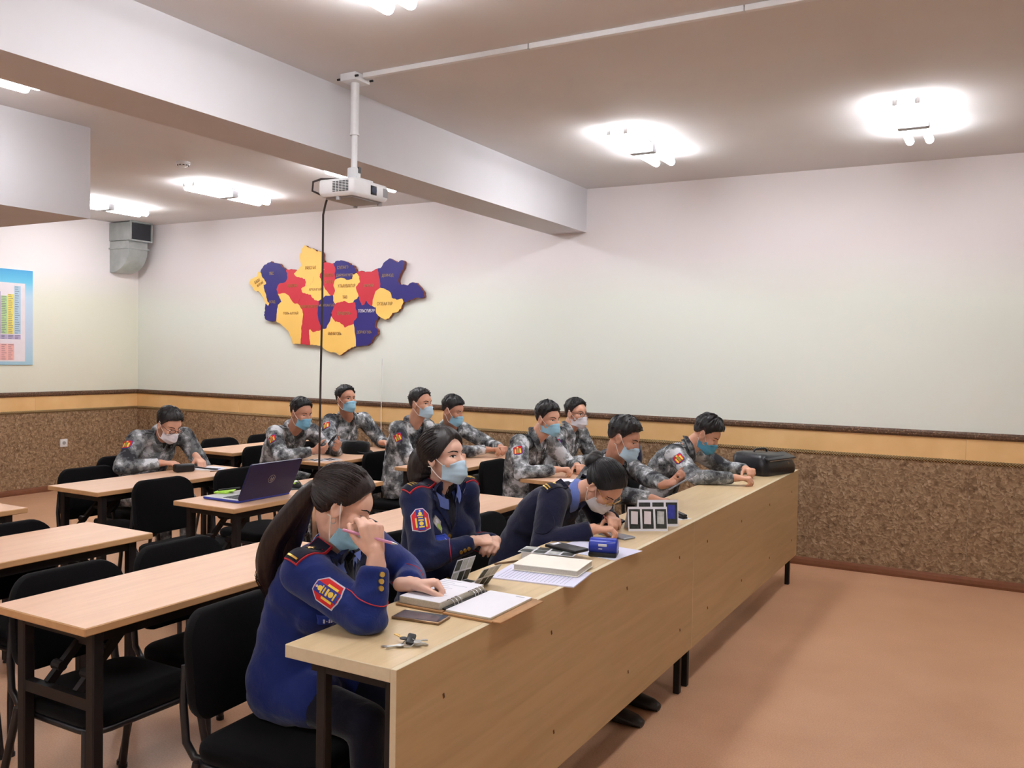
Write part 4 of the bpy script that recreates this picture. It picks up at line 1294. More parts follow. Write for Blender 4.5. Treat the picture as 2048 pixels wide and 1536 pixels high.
# hairlines: lowest elevation (deg) carrying hair, by azimuth from the face (0) to the nape (180); then thickness
HAIRLINE = {'man': [(0, 43), (25, 41), (42, 33), (58, 20), (68, 2), (78, -12), (84, 2), (97, 12), (110, -12), (130, -30), (180, -38)],
            'fringe': [(0, 34), (25, 34), (45, 28), (58, 14), (68, -2), (78, -14), (84, 0), (97, 10), (110, -12), (130, -30), (180, -38)],
            'back': [(0, 38), (25, 35), (42, 24), (56, 6), (68, -10), (78, -14), (86, -2), (95, 0), (104, -44), (130, -62), (180, -66)],
            'side': [(0, 36), (15, 32), (32, 20), (48, 2), (60, -16), (72, -24), (80, -10), (92, 6), (104, -24), (125, -52), (180, -58)]}
def hair_shell(b, fr, c, hs, style, top, sidet, rough, seed, tufts=0, fade=False, ramp=7.0, comb=None):
    f, l, u = fr
    ex = [(V((-.012, 0, .035)), V((.097, .077, .087))), (V((.03, 0, -.03)), V((.068, .062, .085)))]
    hl = HAIRLINE[style]
    def e0(a):
        a = abs(a)
        for (a0, v0), (a1, v1) in zip(hl[:-1], hl[1:]):
            if a <= a1: return v0 + (v1 - v0) * (a - a0) / (a1 - a0)
        return hl[-1][1]
    o = V((-.01, 0, .02))
    def rad(dv):
        best = 0
        for cc, r in ex:
            p = V(((o.x - cc.x) / r.x, (o.y - cc.y) / r.y, (o.z - cc.z) / r.z)); q_ = V((dv.x / r.x, dv.y / r.y, dv.z / r.z))
            A = q_.dot(q_); Bq = p.dot(q_); C = p.dot(p) - 1; D = Bq * Bq - A * C
            if D > 0: best = max(best, (-Bq + math.sqrt(D)) / A)
        return best
    nu, nv = 72, 40
    rings = []
    for j in range(nv + 1):
        el = -70 + 158 * j / nv
        ring = []
        for i in range(nu):
            az = -180 + 360 * i / nu
            dv = V((math.cos(R(el)) * math.cos(R(az)), math.cos(R(el)) * math.sin(R(az)), math.sin(R(el))))
            k = (el - e0(az)) / ramp + .5 * min(1, 7 / ramp)
            k = max(0.0, min(1.0, k)); k = k * k * (3 - 2 * k)
            tt = sidet + (top - sidet) * max(0, min(1, (el - 5) / 45)) ** .8
            nz = noise.noise(V((az * .10 + seed, el * .035, seed))) * rough + noise.noise(V((az * .35, el * .05, seed + 5))) * rough * .5
            th = (tt + nz * (.4 + .6 * max(0, el) / 60)) * k - .016 * (1 - k)
            p = o + dv * (rad(dv) + th)
            ring.append(c + (f * p.x + l * p.y + u * p.z) * hs)
        rings.append(ring)
    vr = b.ring_loft(rings, cap=False)
    b.face(vr[-1]); b.face(list(reversed(vr[0])))
    if fade:                                     # close-cropped sides
        bm = b.bm; mi0 = b.mi; b.mat('hair_fade'); fi = b.mi; b.mi = mi0
        for j in range(nv):
            el = -70 + 158 * (j + .5) / nv
            for i in range(nu):
                az = -180 + 360 * (i + .5) / nu
                if abs(az) > 50 and el < e0(az) + 13 and el < 26:
                    for fc in vr[j][i].link_faces:
                        if vr[j + 1][(i + 1) % nu] in fc.verts: fc.material_index = fi
    rnd = random.Random(seed)
    if comb:                                     # combed locks running from the hairline to where the hair is gathered
        ta, te, cn = comb
        T_ = V((math.cos(R(te)) * math.cos(R(ta)), math.cos(R(te)) * math.sin(R(ta)), math.sin(R(te))))
        for k in range(cn):
            az = rnd.uniform(-128, 128); el = e0(az) + ramp * rnd.uniform(.25, .7) + (rnd.random() ** 2) * 45
            if el > 84: continue
            S_ = V((math.cos(R(el)) * math.cos(R(az)), math.cos(R(el)) * math.sin(R(az)), math.sin(R(el))))
            if S_.angle(T_) > 2.9: continue
            pts = []
            jit = rnd.uniform(-.0012, .0022)
            for q_ in range(9):
                dv = S_.slerp(T_, q_ / 8 * .97)
                e2 = math.degrees(math.asin(max(-1, min(1, dv.z))))
                tt = sidet + (top - sidet) * max(0, min(1, (e2 - 5) / 45)) ** .8
                grow = min(1, .35 + q_ / 3.0)
                p = o + dv * (rad(dv) + tt * grow + jit + .0006)
                pts.append(c + (f * p.x + l * p.y + u * p.z) * hs)
            b.tube(pts, [.0006] + [.0021 * hs] * 7 + [.0012], 5)
    for k in range(tufts):                       # short tufts that break the outline
        el = math.degrees(math.asin(rnd.uniform(.25, .999))); az = rnd.uniform(-180, 180)
        if el < e0(az) + 2: continue
        dv = V((math.cos(R(el)) * math.cos(R(az)), math.cos(R(el)) * math.sin(R(az)), math.sin(R(el))))
        tt = sidet + (top - sidet) * max(0, min(1, (el - 5) / 45)) ** .8
        p = o + dv * (rad(dv) + tt * .55)
        cmb = V((.9, .35 * math.sin(seed), .1)) if abs(az) < 100 else V((-.2, 0, -.5))
        w = (dv * .42 + cmb * .95 + V((rnd.uniform(-.3, .3), rnd.uniform(-.3, .3), rnd.uniform(-.2, .3)))).normalized()
        ln = rnd.uniform(.010, .022) * (.5 + .5 * min(1, max(0, el) / 45))
        q1 = p + w * ln
        C3 = lambda x: c + (f * x.x + l * x.y + u * x.z) * hs
        b.tube([C3(p), C3(p * .45 + q1 * .55 - dv * .001), C3(q1 - dv * .002)], [.0040 * hs, .0030 * hs, .0004], 4)

def tail(b, path, radii, seed=1.0, n=28, flat=.8, side=None):
    """lock of hair along a path, grooved lengthwise"""
    pts = []
    K = 26
    P_ = [V(p) for p in path]
    def cr(i, t_):
        p0, p1, p2, p3 = P_[max(i - 1, 0)], P_[i], P_[min(i + 1, len(P_) - 1)], P_[min(i + 2, len(P_) - 1)]
        return .5 * ((2 * p1) + (p2 - p0) * t_ + (2 * p0 - 5 * p1 + 4 * p2 - p3) * t_ ** 2 + (3 * p1 - p0 - 3 * p2 + p3) * t_ ** 3)
    seg = len(P_) - 1
    x = None; rings = []
    for k in range(K + 1):
        s = k / K * seg; i = min(int(s), seg - 1); p = cr(i, s - i); q_ = cr(min(int(s + .02), seg - 1), min(s + .02, seg) - min(int(s + .02), seg - 1))
        d = (q_ - p)
        d = d.normalized() if d.length > 1e-7 else dprev
        dprev = d
        if x is None: x, y, _ = ortho(d)
        else: x = (x - d * x.dot(d)).normalized(); y = d.cross(x)
        r = radii[0][1]
        for (s0, r0), (s1, r1) in zip(radii[:-1], radii[1:]):
            if s0 <= k / K <= s1: r = r0 + (r1 - r0) * (k / K - s0) / (s1 - s0)
        ring = []
        for m in range(n):
            a = 2 * math.pi * m / n
            g = 1 + .16 * noise.noise(V((math.cos(a) * 3.2 + seed, math.sin(a) * 3.2, k * .10))) + .10 * noise.noise(V((math.cos(a) * 9, math.sin(a) * 9 + seed, k * .07)))
            ring.append(p + (x * math.cos(a) + y * math.sin(a) * flat) * (r * g))
        rings.append(ring)
    b.ring_loft(rings)

def person(label, sp):
    g = sp.get
    female = g('female', False)
    root_loc = V((sp['hip'][0], sp['hip'][1], 0))
    t = empty('person', root_loc, label, 'person')
    vox = g('vox', .0055)
    bs = g('scale', .91) * (.93 if female else 1.0)
    hs = g('hs', .885) * (.98 if female else 1.0)
    skin = g('skin', 'skin_mid'); cloth = g('cloth', 'camo_a'); legs_m = g('legs', cloth)
    hip = V(sp['hip']); byaw = g('yaw', 0); sw = g('sw', .185) * bs
    F = V((math.cos(R(byaw)), math.sin(R(byaw)), 0)); Lh = V((-F.y, F.x, 0))
    shc = V(sp['sh'])                           # point between the shoulders
    sy = R(g('shyaw', byaw)); Ls = V((-math.sin(sy), math.cos(sy), 0)); Ls = (Ls + Z * math.tan(R(g('shroll', 0)))).normalized()
    hc = V(sp['head']); f, l, u = head_frame(*sp['look'])
    neck = shc + (hc - shc).normalized() * .045
    # ---- spine
    ctrl = hip + (shc - hip) * .5 + V((-.02, 0, 0)) * 1 + Z * .06 - F * g('hunch', .05)
    def spine(s):
        return hip * (1 - s) ** 2 + ctrl * (2 * s * (1 - s)) + shc * s * s
    def sframe(s):
        d = (spine(min(s + .02, 1.02)) - spine(s - .02)).normalized()
        lat = (Lh * (1 - s) + Ls * s); lat = (lat - d * lat.dot(d)).normalized()
        return lat, lat.cross(d).normalized(), d          # left, forward, up
    shl = {-1: shc - Ls * sw, 1: shc + Ls * sw}
    l1, l2 = .285 * bs, .255 * bs
    arms = {}
    for side, key in ((-1, 'R'), (1, 'L')):
        a = sp[key]
        wr = V(a['w']); hint = V(a.get('hint', (-.3, side * .5, -1)))
        el = V(a['e']) if 'e' in a else ik(shl[side], wr, l1, l2, hint)
        arms[side] = (shl[side], el, wr, a)
    # ---- body: one continuous figure, head to hands
    b = B()
    Hm = Matrix((f, l, u)).transposed()
    def hp(x, y, z): return hc + (f * x + l * y + u * z) * hs
    def he(c, r, rot=None): b.ell(hp(*c), [k * hs for k in r], Hm @ rot if rot is not None else Hm, 24, 16)
    he((-.012, 0, .035), (.095, .075, .085)); he((.03, 0, -.03), (.066, .061, .085)); he((.03, 0, .03), (.064, .066, .06))
    he((.060, 0, -.093), (.03, .033, .024)); he((.03, 0, -.075), (.05, .052, .04))
    for s in (-1, 1):
        he((.060, s * .036, -.022), (.032, .028, .030))
        he((-.004, s * .0765, -.006), (.021, .0075, .033), Euler((0, R(-12), s * R(18))).to_matrix())
        b.cap(hp(-.012, s * .083, .018), hp(-.019, s * .084, -.012), .0055 * hs, .0055 * hs, 8)
        b.cap(hp(-.002, s * .08, -.036), hp(-.014, s * .083, -.022), .006 * hs, .005 * hs, 8)
        b.cap(hp(.100, s * .010, -.040), hp(.092, s * .015, -.042), .0085 * hs, .008 * hs, 8)
        b.cap(hp(.083, s * .012, .024), hp(.066, s * .045, .022), .011 * hs, .010 * hs, 10)
    b.cap(hp(.089, 0, .012), hp(.108, 0, -.034), .008 * hs, .0125 * hs, 12)
    b.cap(hp(.088, -.018, -.066), hp(.088, .018, -.066), .010 * hs, .010 * hs, 10); b.cap(hp(.086, -.014, -.077), hp(.086, .014, -.077), .010 * hs, .010 * hs, 10)
    nr = (.047 if female else .056) * hs
    b.cap(hp(-.022, 0, -.045), neck, nr, nr * 1.08, 18); b.cap(hp(.005, 0, -.075), neck + F * .01, nr * .8, nr, 16)
    b.cap(neck, spine(.86), nr, .06, 14); b.cap(spine(.86), spine(.2), .07, .07, 12)
    for side in (-1, 1):
        sh, el, wr, a = arms[side]
        b.cap(spine(.9), sh, .05, .036, 12); b.cap(sh, el, .036, .03, 12); b.cap(el, wr, .031, .024, 12)
        hd = V(a.get('d', (wr - el))).normalized(); n = V(a.get('n', (0, 0, -1)))
        hand(b, wr, hd, n, side, a.get('curl', 'relaxed'), bs * g('hand', 1.0), a.get('spread', .06), a.get('th', (42, .35)))
        kn = hip + F * (.40 * bs) + Lh * (side * .10) + Z * .0; kn.z = g('knee', .52)
        b.cap(spine(.1) + Lh * (side * .06), hip + Lh * (side * .09), .06, .06, 12)
        b.cap(hip + Lh * (side * .09), kn, .055, .045, 12); ank = kn + V((0, 0, -kn.z + .10)) + F * g('foot', .02); b.cap(kn, ank, .042, .032, 12)
    me = union(b, vox, 3, g('dec', .5))
    co = get_co(me); no = get_no(me)
    q_ = (co - np.array(hc)) @ np.array(Hm)
    q_ /= hs
    for s in (-1, 1):                                          # eye sockets
        w = np.exp(-(((q_[:, 1] - s * .032) / .017) ** 2 + ((q_[:, 2] - .004) / .011) ** 2)) * (q_[:, 0] > .03)
        co -= np.outer(w * .0065 * hs, np.array(f))
        w = np.exp(-(((q_[:, 1] - s * .0845) / .009) ** 2 + ((q_[:, 2] + .004) / .013) ** 2 + ((q_[:, 0] + .0) / .010) ** 2))
        co -= np.outer(w * .006 * hs * s, np.array(l))
    set_co(me, co)
    bvh = bvh_of(me)
    finish(me, [skin], root_loc)
    link('body', me, t)
    # ---- face
    def faceb(pts, c, mat, off, bb, rings=3): bb.mat(mat); decal(bb, bvh, hp(.06, 0, 0), l * hs, u * hs, [(x + c[0], y + c[1]) for x, y in pts], off, .002, rings, .2, .004)
    op = g('eye', 1.0)
    for s in (-1, 1):
        b = B()
        alm = [(-.0145, -.001), (-.009, .0038 * op), (-.002, .0052 * op), (.006, .0042 * op), (.0145, .0010), (.008, -.0036 * op), (0, -.0046 * op), (-.008, -.0036 * op)]
        alm = [(x * s, y) for x, y in alm]
        if s < 0: alm = alm[::-1]
        faceb(alm, (s * .032, .004), 'eye_white', .0008, b)
        if op > .3: faceb(disc(.0050, sy=min(1, .9 * op)), (s * .032, .0042), 'eye_dark', .0014, b)
        lid = [(-.0160, .0005), (-.009, .0058 * op), (-.001, .0076 * op), (.007, .0062 * op), (.0165, .0008), (.007, .0040 * op), (-.001, .0052 * op), (-.009, .0036 * op)]
        lid = [(x * s, y) for x, y in lid]
        faceb(lid if s > 0 else lid[::-1], (s * .032, .004), 'eye_dark', .0016, b)
        link('eye', b.mesh('eye', root_loc, smooth=50), t)
    for s in (-1, 1):
        b = B()
        br = [(-.020, .000), (-.010, .0045), (.004, .0062), (.020, .0010), (.021, -.0012), (.004, .0018), (-.010, -.0005), (-.019, -.0045)]
        br = [(x * s, y) for x, y in br]
        faceb(br if s > 0 else br[::-1], (s * .034, .0245), 'brow', .0015, b)
        link('eyebrow', b.mesh('eyebrow', root_loc, smooth=50), t)
    b = B()
    faceb([(-.021, 0), (-.008, .006), (0, .0045), (.008, .006), (.021, 0), (.01, -.0075), (0, -.009), (-.01, -.0075)], (0, -.071), 'lip', .001, b)
    link('lips', b.mesh('lips', root_loc, smooth=50), t)
    # ---- hair
    hr = sp['hair']
    b = B().mat(hr.get('mat', 'hair_black'))
    hair_shell(b, (f, l, u), hc, hs, hr.get('style', 'man'), hr.get('top', .016), hr.get('side', .004), hr.get('rough', .006), hr.get('seed', 1.0), hr.get('tufts', 0), hr.get('fade', False), hr.get('ramp', 7.0), hr.get('comb'))
    for tl in hr.get('tails', []):
        tail(b, [hp(*p) if len(p) == 3 else V(p[1]) for p in tl['path']], tl['r'], tl.get('seed', 1.0), flat=tl.get('flat', .8))
    for e in hr.get('blobs', []): b.ell(hp(*e[0]), [k * hs for k in e[1]], Hm, 24, 16)
    link('hair', b.mesh('hair', root_loc, smooth=70), t)
    if hr.get('strands'):
        st = hr['strands']; rnd = random.Random(5); b = B().mat(hr.get('mat', 'hair_black'))
        P_ = [hp(*p) if len(p) == 3 else V(p[1]) for p in st['path']]
        for k in range(st['n']):
            cl_ = lambda s_: max(-1.3 * s_, min(1.3 * s_, rnd.gauss(0, s_)))
            off = V((cl_(1), cl_(1), cl_(.4))); rs = st['r']
            pts = [p + off * (rs[i] if i < len(rs) else rs[-1]) + V((rnd.uniform(-1, 1), rnd.uniform(-1, 1), 0)) * .004 for i, p in enumerate(P_)]
            b.tube(pts, [.0011] * (len(pts) - 1) + [.0004], 4)
        o = link('hair_strands', b.mesh('hair_strands', root_loc, smooth=60), t); o['kind'] = 'stuff'
    for tie in hr.get('ties', []):
        b = B().mat('cap_black')
        cc = hp(*tie[0]); ax = (hp(*tie[1]) - cc).normalized(); x, y, _ = ortho(ax); rr2 = tie[2] * hs
        b.tube([cc + (x * math.cos(2 * math.pi * k / 16) + y * math.sin(2 * math.pi * k / 16)) * rr2 for k in range(17)], .007 * hs, 8)
        link('hair_tie', b.mesh('hair_tie', root_loc, smooth=60), t)
    # ---- face mask
    mk = g('mask')
    if mk:
        drop = mk.get('drop', 0.0); mm = mk['mat']
        b = B().mat(mm)
        nu, nv = 21, 15
        grid = []
        top_c, top_e, bot_c, bot_e = -.014 - drop, -.030 - drop, -.122 - drop * .4, -.094 - drop * .6
        for j in range(nv):
            v = j / (nv - 1); row = []
            for i in range(nu):
                w = -1 + 2 * i / (nu - 1)
                zt = top_c + (top_e - top_c) * abs(w) ** 1.6; zb = bot_c + (bot_e - bot_c) * abs(w) ** 1.6
                z = zt + (zb - zt) * v
                y = w * (.063 - .004 * math.sin(v * math.pi))
                fc = .119 + .006 * math.sin(v * math.pi) - (.034 * max(0, v - .62) / .38) - .012 * (1 - v) ** 3
                fe = .040 - .008 * v
                x = fe + (fc - fe) * max(0, math.cos(w * math.pi / 2)) ** .62 - drop * .25
                x += .0016 * math.sin(v * math.pi * 7) * (1 - abs(w) ** 4)
                wpt = hp(0, y, z); h = bvh.ray_cast(wpt + f * (.125 * hs), -f, .4)
                if h[0] is not None:
                    xs = (h[0] - wpt).dot(f) / hs + .004
                    x = max(x, xs) if abs(w) < .93 else xs
                row.append(hp(x, y, z))
            grid.append(row)
        vr = b.ring_loft(grid, cap=False, closed=False)
        # thickness
        back = [[p - f * .002 for p in row] for row in grid]
        vb = b.ring_loft(back, cap=False, closed=False)
        for i in range(nu - 1):
            b.face([vr[0][i], vr[0][i + 1], vb[0][i + 1], vb[0][i]]); b.face([vr[-1][i], vr[-1][i + 1], vb[-1][i + 1], vb[-1][i]])
        for j in range(nv - 1):
            b.face([vr[j][0], vr[j + 1][0], vb[j + 1][0], vb[j][0]]); b.face([vr[j][-1], vr[j + 1][-1], vb[j + 1][-1], vb[j][-1]])
        mo = link('face_mask', b.mesh('face_mask', root_loc, smooth=180), t)
        for s in (-1, 1):
            e = 0 if s < 0 else -1
            for a0, ear in ((grid[0][e], (-.004, s * .082, .026)), (grid[-1][e], (-.010, s * .082, -.036))):
                E_ = hp(*ear); mid = (a0 + E_) / 2 + l * (s * .006 * hs)
                h = bvh.ray_cast(mid + l * s * .1, -l * s, .2)
                if h[0] is not None and (h[0] - mid).dot(l) * s > 0: mid = h[0] + l * s * .002
                b = B().mat('loop_white').tube([a0 + f * .001, a0 * .5 + mid * .5 + l * s * .002, mid, mid * .5 + E_ * .5 + l * s * .002, E_, E_ - f * .012 * hs], .0021 * hs, 6)
                link('ear_loop', b.mesh('ear_loop', root_loc, smooth=60), mo)
    # ---- spectacles
    if g('glasses'):
        gm = sp['glasses']
        b = B().mat(gm)
        zc, xr = .004, .106
        def rim(s):
            return [hp(xr - .10 * abs(.0345 * s + .024 * math.cos(a)) ** 1 * .35, s * .0345 + .0245 * math.cos(a), zc - .003 + .0175 * math.sin(a)) for a in [2 * math.pi * k / 20 for k in range(21)]]
        for s in (-1, 1):
            b.tube(rim(s), (.0012 if female else .0019) * hs, 6)
            b.tube([hp(xr - .004, s * .059, zc + .004), hp(.085, s * .073, zc + .006), hp(.02, s * .081, zc + .012), hp(-.012, s * .085, zc + .02), hp(-.024, s * .084, zc + .0)], .0012 * hs if female else .0018 * hs, 6)
        b.tube([hp(xr, -.011, zc + .002), hp(xr + .006, 0, zc + .005), hp(xr, .011, zc + .002)], .0017 * hs, 6)
        go = link('glasses', b.mesh('glasses', root_loc, smooth=60), t)
        for s in (-1, 1):
            b = B().mat('lens_glass'); rm = rim(s)[:-1]
            b.ring_loft([[p + f * dx for p in rm] for dx in (-.0006, .0006)])
            link('lens', b.mesh('lens', root_loc), go)
    # ---- clothes
    puff = g('puff', 1.0)
    b = B()
    stn = [(-.14, .150, .115), (-.06, .178, .138), (.06, .182, .142), (.25, .166, .126), (.45, .164, .122), (.65, .174, .126), (.80, .172, .118), (.90, .140, .098), (.97, .095, .078), (1.03, .066, .066)]
    if female: stn = [(s, w * (.98 if s < .15 else .90), d * (1.0 if s < .15 else .95)) for s, w, d in stn]
    rings = []
    for s, w, d in stn:
        lat, fw, up = sframe(s); p = spine(s)
        rings.append([p + lat * (w * bs * puff * math.copysign(abs(math.cos(a)) ** .85, math.cos(a))) + fw * (d * bs * puff * math.copysign(abs(math.sin(a)) ** .85, math.sin(a))) for a in [2 * math.pi * k / 32 for k in range(32)]])
    b.ring_loft(rings)
    if female:
        lat, fw, up = sframe(.62)
        for s in (-1, 1): b.ell(spine(.62) + lat * (s * .075) + fw * (.085 * bs), (.07, .06, .065), Matrix((lat, fw, up)).transposed(), 16, 10)
    if g('kind') == 'dress':
        b.ell(hip + F * .015 - Z * .005, (.185 * bs, .205 * bs, .135 * bs), Matrix((F, Lh, Z)).transposed(), 20, 12)
        for s in (-1, 1): b.cap(hip + Lh * (s * .075), hip + Lh * (s * .085) + F * .13, .115 * bs, .098 * bs, 14)
    for side in (-1, 1):
        sh, el, wr, a = arms[side]
        ad = (el - sh).normalized(); fd = (wr - el).normalized()
        b.cap(spine(.95), sh, .062 * bs, .066 * bs * puff, 14)
        b.ell(sh + ad * .01, (.074 * bs, .074 * bs, .072 * bs), None, 16, 10)
        b.cap(sh, el, .070 * bs * puff, .058 * bs * puff, 16); cuff = wr - fd * (a.get('cuff', .012))
        b.cap(el, cuff - fd * .03, .058 * bs * puff, .043 * bs * puff, 16); b.cone(cuff - fd * .05, cuff, .044 * bs * puff, .041 * bs * puff, 16)
    vj = g('vjack', .011)
    me = union(b, vj, 5)
    co = get_co(me); no = get_no(me)
    fold = g('fold', .0085)
    els = [np.array(arms[s][1]) for s in (-1, 1)]
    amp = np.full(len(co), .35)
    for e_ in els: amp += .9 * np.exp(-((np.linalg.norm(co - e_, axis=1) / .10) ** 2))
    wst = np.array(spine(.3)); amp += .6 * np.exp(-((np.linalg.norm(co - wst, axis=1) / .2) ** 2))
    sd = hip.y * 3.7
    nz = np.array([noise.noise(V((c[0] * 8 + sd, c[1] * 8, c[2] * 22 + c[0] * 12))) + .6 * (.35 - abs(noise.noise(V((c[0] * 13 - c[2] * 9, c[1] * 13 + sd, c[2] * 17))))) * 2 for c in co])
    co = co + no * (nz * amp * fold)[:, None]
    lowz = g('hemz', SEAT + .001)
    co[:, 2] = np.maximum(co[:, 2], lowz)
    # sleeves resting on a table top stay above it
    tz = g('tz'); tx = g('tx')
    if tz:
        on = (co[:, 0] > tx) & (co[:, 2] > tz - .09) & (co[:, 2] < tz + .002)
        co[on, 2] = tz + .002
    set_co(me, co)
    jb = bvh_of(me)
    jk = finish(me, [cloth], root_loc)
    link(g('jname', 'jacket'), jk, t)
    # trousers
    b = B()
    b.ell(hip - F * .01, (.135 * bs, .175 * bs, .10 * bs), Matrix((F, Lh, Z)).transposed(), 20, 12)
    ankles = []
    for side in (-1, 1):
        kn = hip + F * (.40 * bs) + Lh * (side * .10); kn.z = g('knee', .52)
        ank = kn + V((0, 0, -kn.z + .09)) + F * g('foot', .02)
        b.cap(hip + Lh * (side * .085), kn, .088 * bs, .068 * bs, 16); b.cap(kn, ank, .066 * bs, .055 * bs, 14)
        ankles.append(ank)
    me = union(b, .014, 4)
    co = get_co(me); co[:, 2] = np.maximum(co[:, 2], SEAT * (co[:, 0] < hip.x + .18) + .05 * (co[:, 0] >= hip.x + .18)); set_co(me, co)
    link('trousers', finish(me, [legs_m], root_loc), t)
    for ank in ankles:
        b = B().mat('shoe_leather')
        rings = []
        for x, w, h in ((-.07, .026, .07), (-.05, .036, .10), (.0, .040, .11), (.05, .040, .075), (.11, .047, .055), (.16, .044, .042), (.19, .028, .026)):
            rings.append([V((ank.x, ank.y, 0)) + F * x + Lh * (w * math.cos(a)) + Z * (max(0, h * .5 + h * .5 * math.sin(a))) for a in [2 * math.pi * k / 16 for k in range(16)]])
        b.ring_loft(rings)
        so = link('shoe', b.mesh('shoe', root_loc, smooth=60), t)
    # ---- uniform details
    lat, fw, up = sframe(.78); cc = spine(.78)
    cu_ = g('chest_up', .055)
    def on_chest(x, y): return cc + lat * x + up * (y + cu_)
    def collar(mat, r0, r1, h, gap, flare=.0, thick=.004, name='collar'):
        ax = ((hc - u * .10 * hs) - shc).normalized(); base = shc + ax * (.012)
        fx = (fw - ax * fw.dot(ax)).normalized(); lx = ax.cross(fx)
        b = B().mat(mat); rings = []
        for z, r in ((0, r0), (h * .5, (r0 + r1) / 2), (h, r1), (h * .8, r1 + .007 + flare), (h * .35, r0 + .012 + flare)):
            rings.append([base + ax * (z - .03 * max(0, math.cos(a)) ** 2) + (fx * math.cos(a) * 1.12 + lx * math.sin(a)) * (r * bs) + fx * .008 for a in [R(gap + (360 - 2 * gap) * k / 28) for k in range(29)]])
        b.ring_loft(rings, cap=False, closed=False)
        link(name, b.mesh(name, root_loc, smooth=60), t)
    kind = g('kind', 'camo')
    def arm_patch(side, frac, draw):
        sh, el, wr, a = arms[side]
        ad = (el - sh).normalized(); out = V(g('pdir', (0.35, -1, .1))) if side < 0 else V((0.3, 1, .1))
        out = (out - ad * out.dot(ad)).normalized()
        c = sh + (el - sh) * frac; ay = -ad; ax = ay.cross(out).normalized()
        draw(c, ax, ay)
    def deco(name, items, c, ax, ay, bv, lab=None, parent=t):
        b = B()
        for k, (mat, poly, off) in enumerate(items):
            b.mat(mat); decal(b, bv, c, ax, ay, poly, off, .003, 3, .16, .008)
        return link(name, b.mesh(name, root_loc, smooth=40), parent, label=lab)
    if kind == 'camo':
        collar(cloth, .082, .072, .055, 24, .008)
        def dr(c, ax, ay):
            w, h = .062, .070
            sh_ = [(-w / 2, h / 2), (-w / 2, -h * .25), (-w * .3, -h * .46), (0, -h / 2), (w * .3, -h * .46), (w / 2, -h * .25), (w / 2, h / 2)]
            it = [('patch_blue', sh_, .0015), ('patch_red', [(x * .9, y * .9) for x, y in sh_], .003)]
            it += [('patch_yellow', rect(.010, .036, -.016, -.006), .0045), ('patch_yellow', rect(.010, .036, .016, -.006), .0045), ('patch_green', rect(.012, .040, 0, -.004), .0045), ('patch_yellow', disc(.006, 0, .022), .0045)]
            deco('arm_patch', it, c, ax, ay, jb, 'red shield sleeve patch with yellow bars')
        arm_patch(-1, g('pfrac', .42), dr)
        for s in (-1, 1):
            deco('pocket_flap', [(cloth, [(-.05, -.022), (-.045, .022), (.045, .022), (.05, -.022), (0, -.034)], .006)], on_chest(s * .078, -.05), lat * 1, up, jb)
            # shoulder slide
            m_ = (shl[s] * .55 + shc * .45)
            deco('rank_slide', [(cloth, rect(.045, .075), .007), ('cap_black', rect(.02, .022, 0, .006), .0095)], m_ + Z * .05, fw, Ls * s if s > 0 else Ls * s, jb) if False else None
            sl = (Ls * s); fx = sl.cross(Z) if s > 0 else Z.cross(sl)
            axx = fw - sl * fw.dot(sl); axx.normalize(); ayy = Z.cross(axx).normalized()
            deco('rank_slide', [(cloth, rect(.045, .085), .006), ('cap_black', rect(.020, .022, 0, 0), .0085)], m_ + Z * .03, axx, ayy, jb)
        deco('placket', [(cloth, rect(.032, .26, 0, -.13), .005)], on_chest(0, .02), lat, up, jb)
        deco('undershirt', [('tshirt_dark', [(-.03, .07), (.03, .07), (0, -.02)], .003)], on_chest(0, .03), lat, up, jb)
    if kind in ('dress', 'sweater'):
        collar('shirt_blue', .066, .060, .056, 22, .005, name='shirt_collar')
    if kind == 'dress':
        # open neck: shirt, tie, lapels
        deco('shirt_front', [('shirt_blue', [(-.050, .095), (.050, .095), (0, -.085)], .003)], on_chest(0, .01), lat, up, jb)
        deco('tie', [('tie_black', [(-.016, .08), (.016, .08), (.022, -.02), (0, -.085), (-.022, -.02)], .008)], on_chest(0, .012), lat, up, jb)
        for s in (-1, 1):
            lp = [(0, -.10), (.052, .10), (.080, .085), (.088, .035), (.070, .030), (.072, .015)]
            lp = [(x * s, y) for x, y in lp]
            deco('lapel', [('uniform_blue_dark', lp if s > 0 else lp[::-1], .008)], on_chest(0, .01), lat, up, jb)
            nr_ = (Z * .8 + Ls * (s * .6) + fw * .2).normalized(); axx = (fw - nr_ * fw.dot(nr_)).normalized(); ayy = nr_.cross(axx).normalized()
            m_ = (shl[s] * .80 + shc * .20) + Z * .03
            it = [('piping_red', rect(.060, .118), .006), ('board_navy', rect(.053, .111), .0085)]
            if g('rank') == 'star':
                st_ = [(math.cos(R(90 + 36 * k)) * (.013 if k % 2 == 0 else .006), math.sin(R(90 + 36 * k)) * (.013 if k % 2 == 0 else .006) - s * .012) for k in range(10)]
                it += [('gold_metal', st_, .0125), ('gold_metal', rect(.046, .006, 0, -s * .046 * -1), .011), ('gold_metal', disc(.008, 0, -s * .045), .012)]
            else:
                it += [('gold_metal', rect(.030, .004, 0, s * .020), .011), ('gold_metal', rect(.030, .004, 0, s * .031), .011), ('gold_metal', rect(.030, .004, 0, s * .009), .011), ('gold_metal', disc(.008, 0, -s * .044), .012)]
            deco('shoulder_board', it, m_, axx, ayy, jb, 'dark shoulder board with red piping and gold marks')
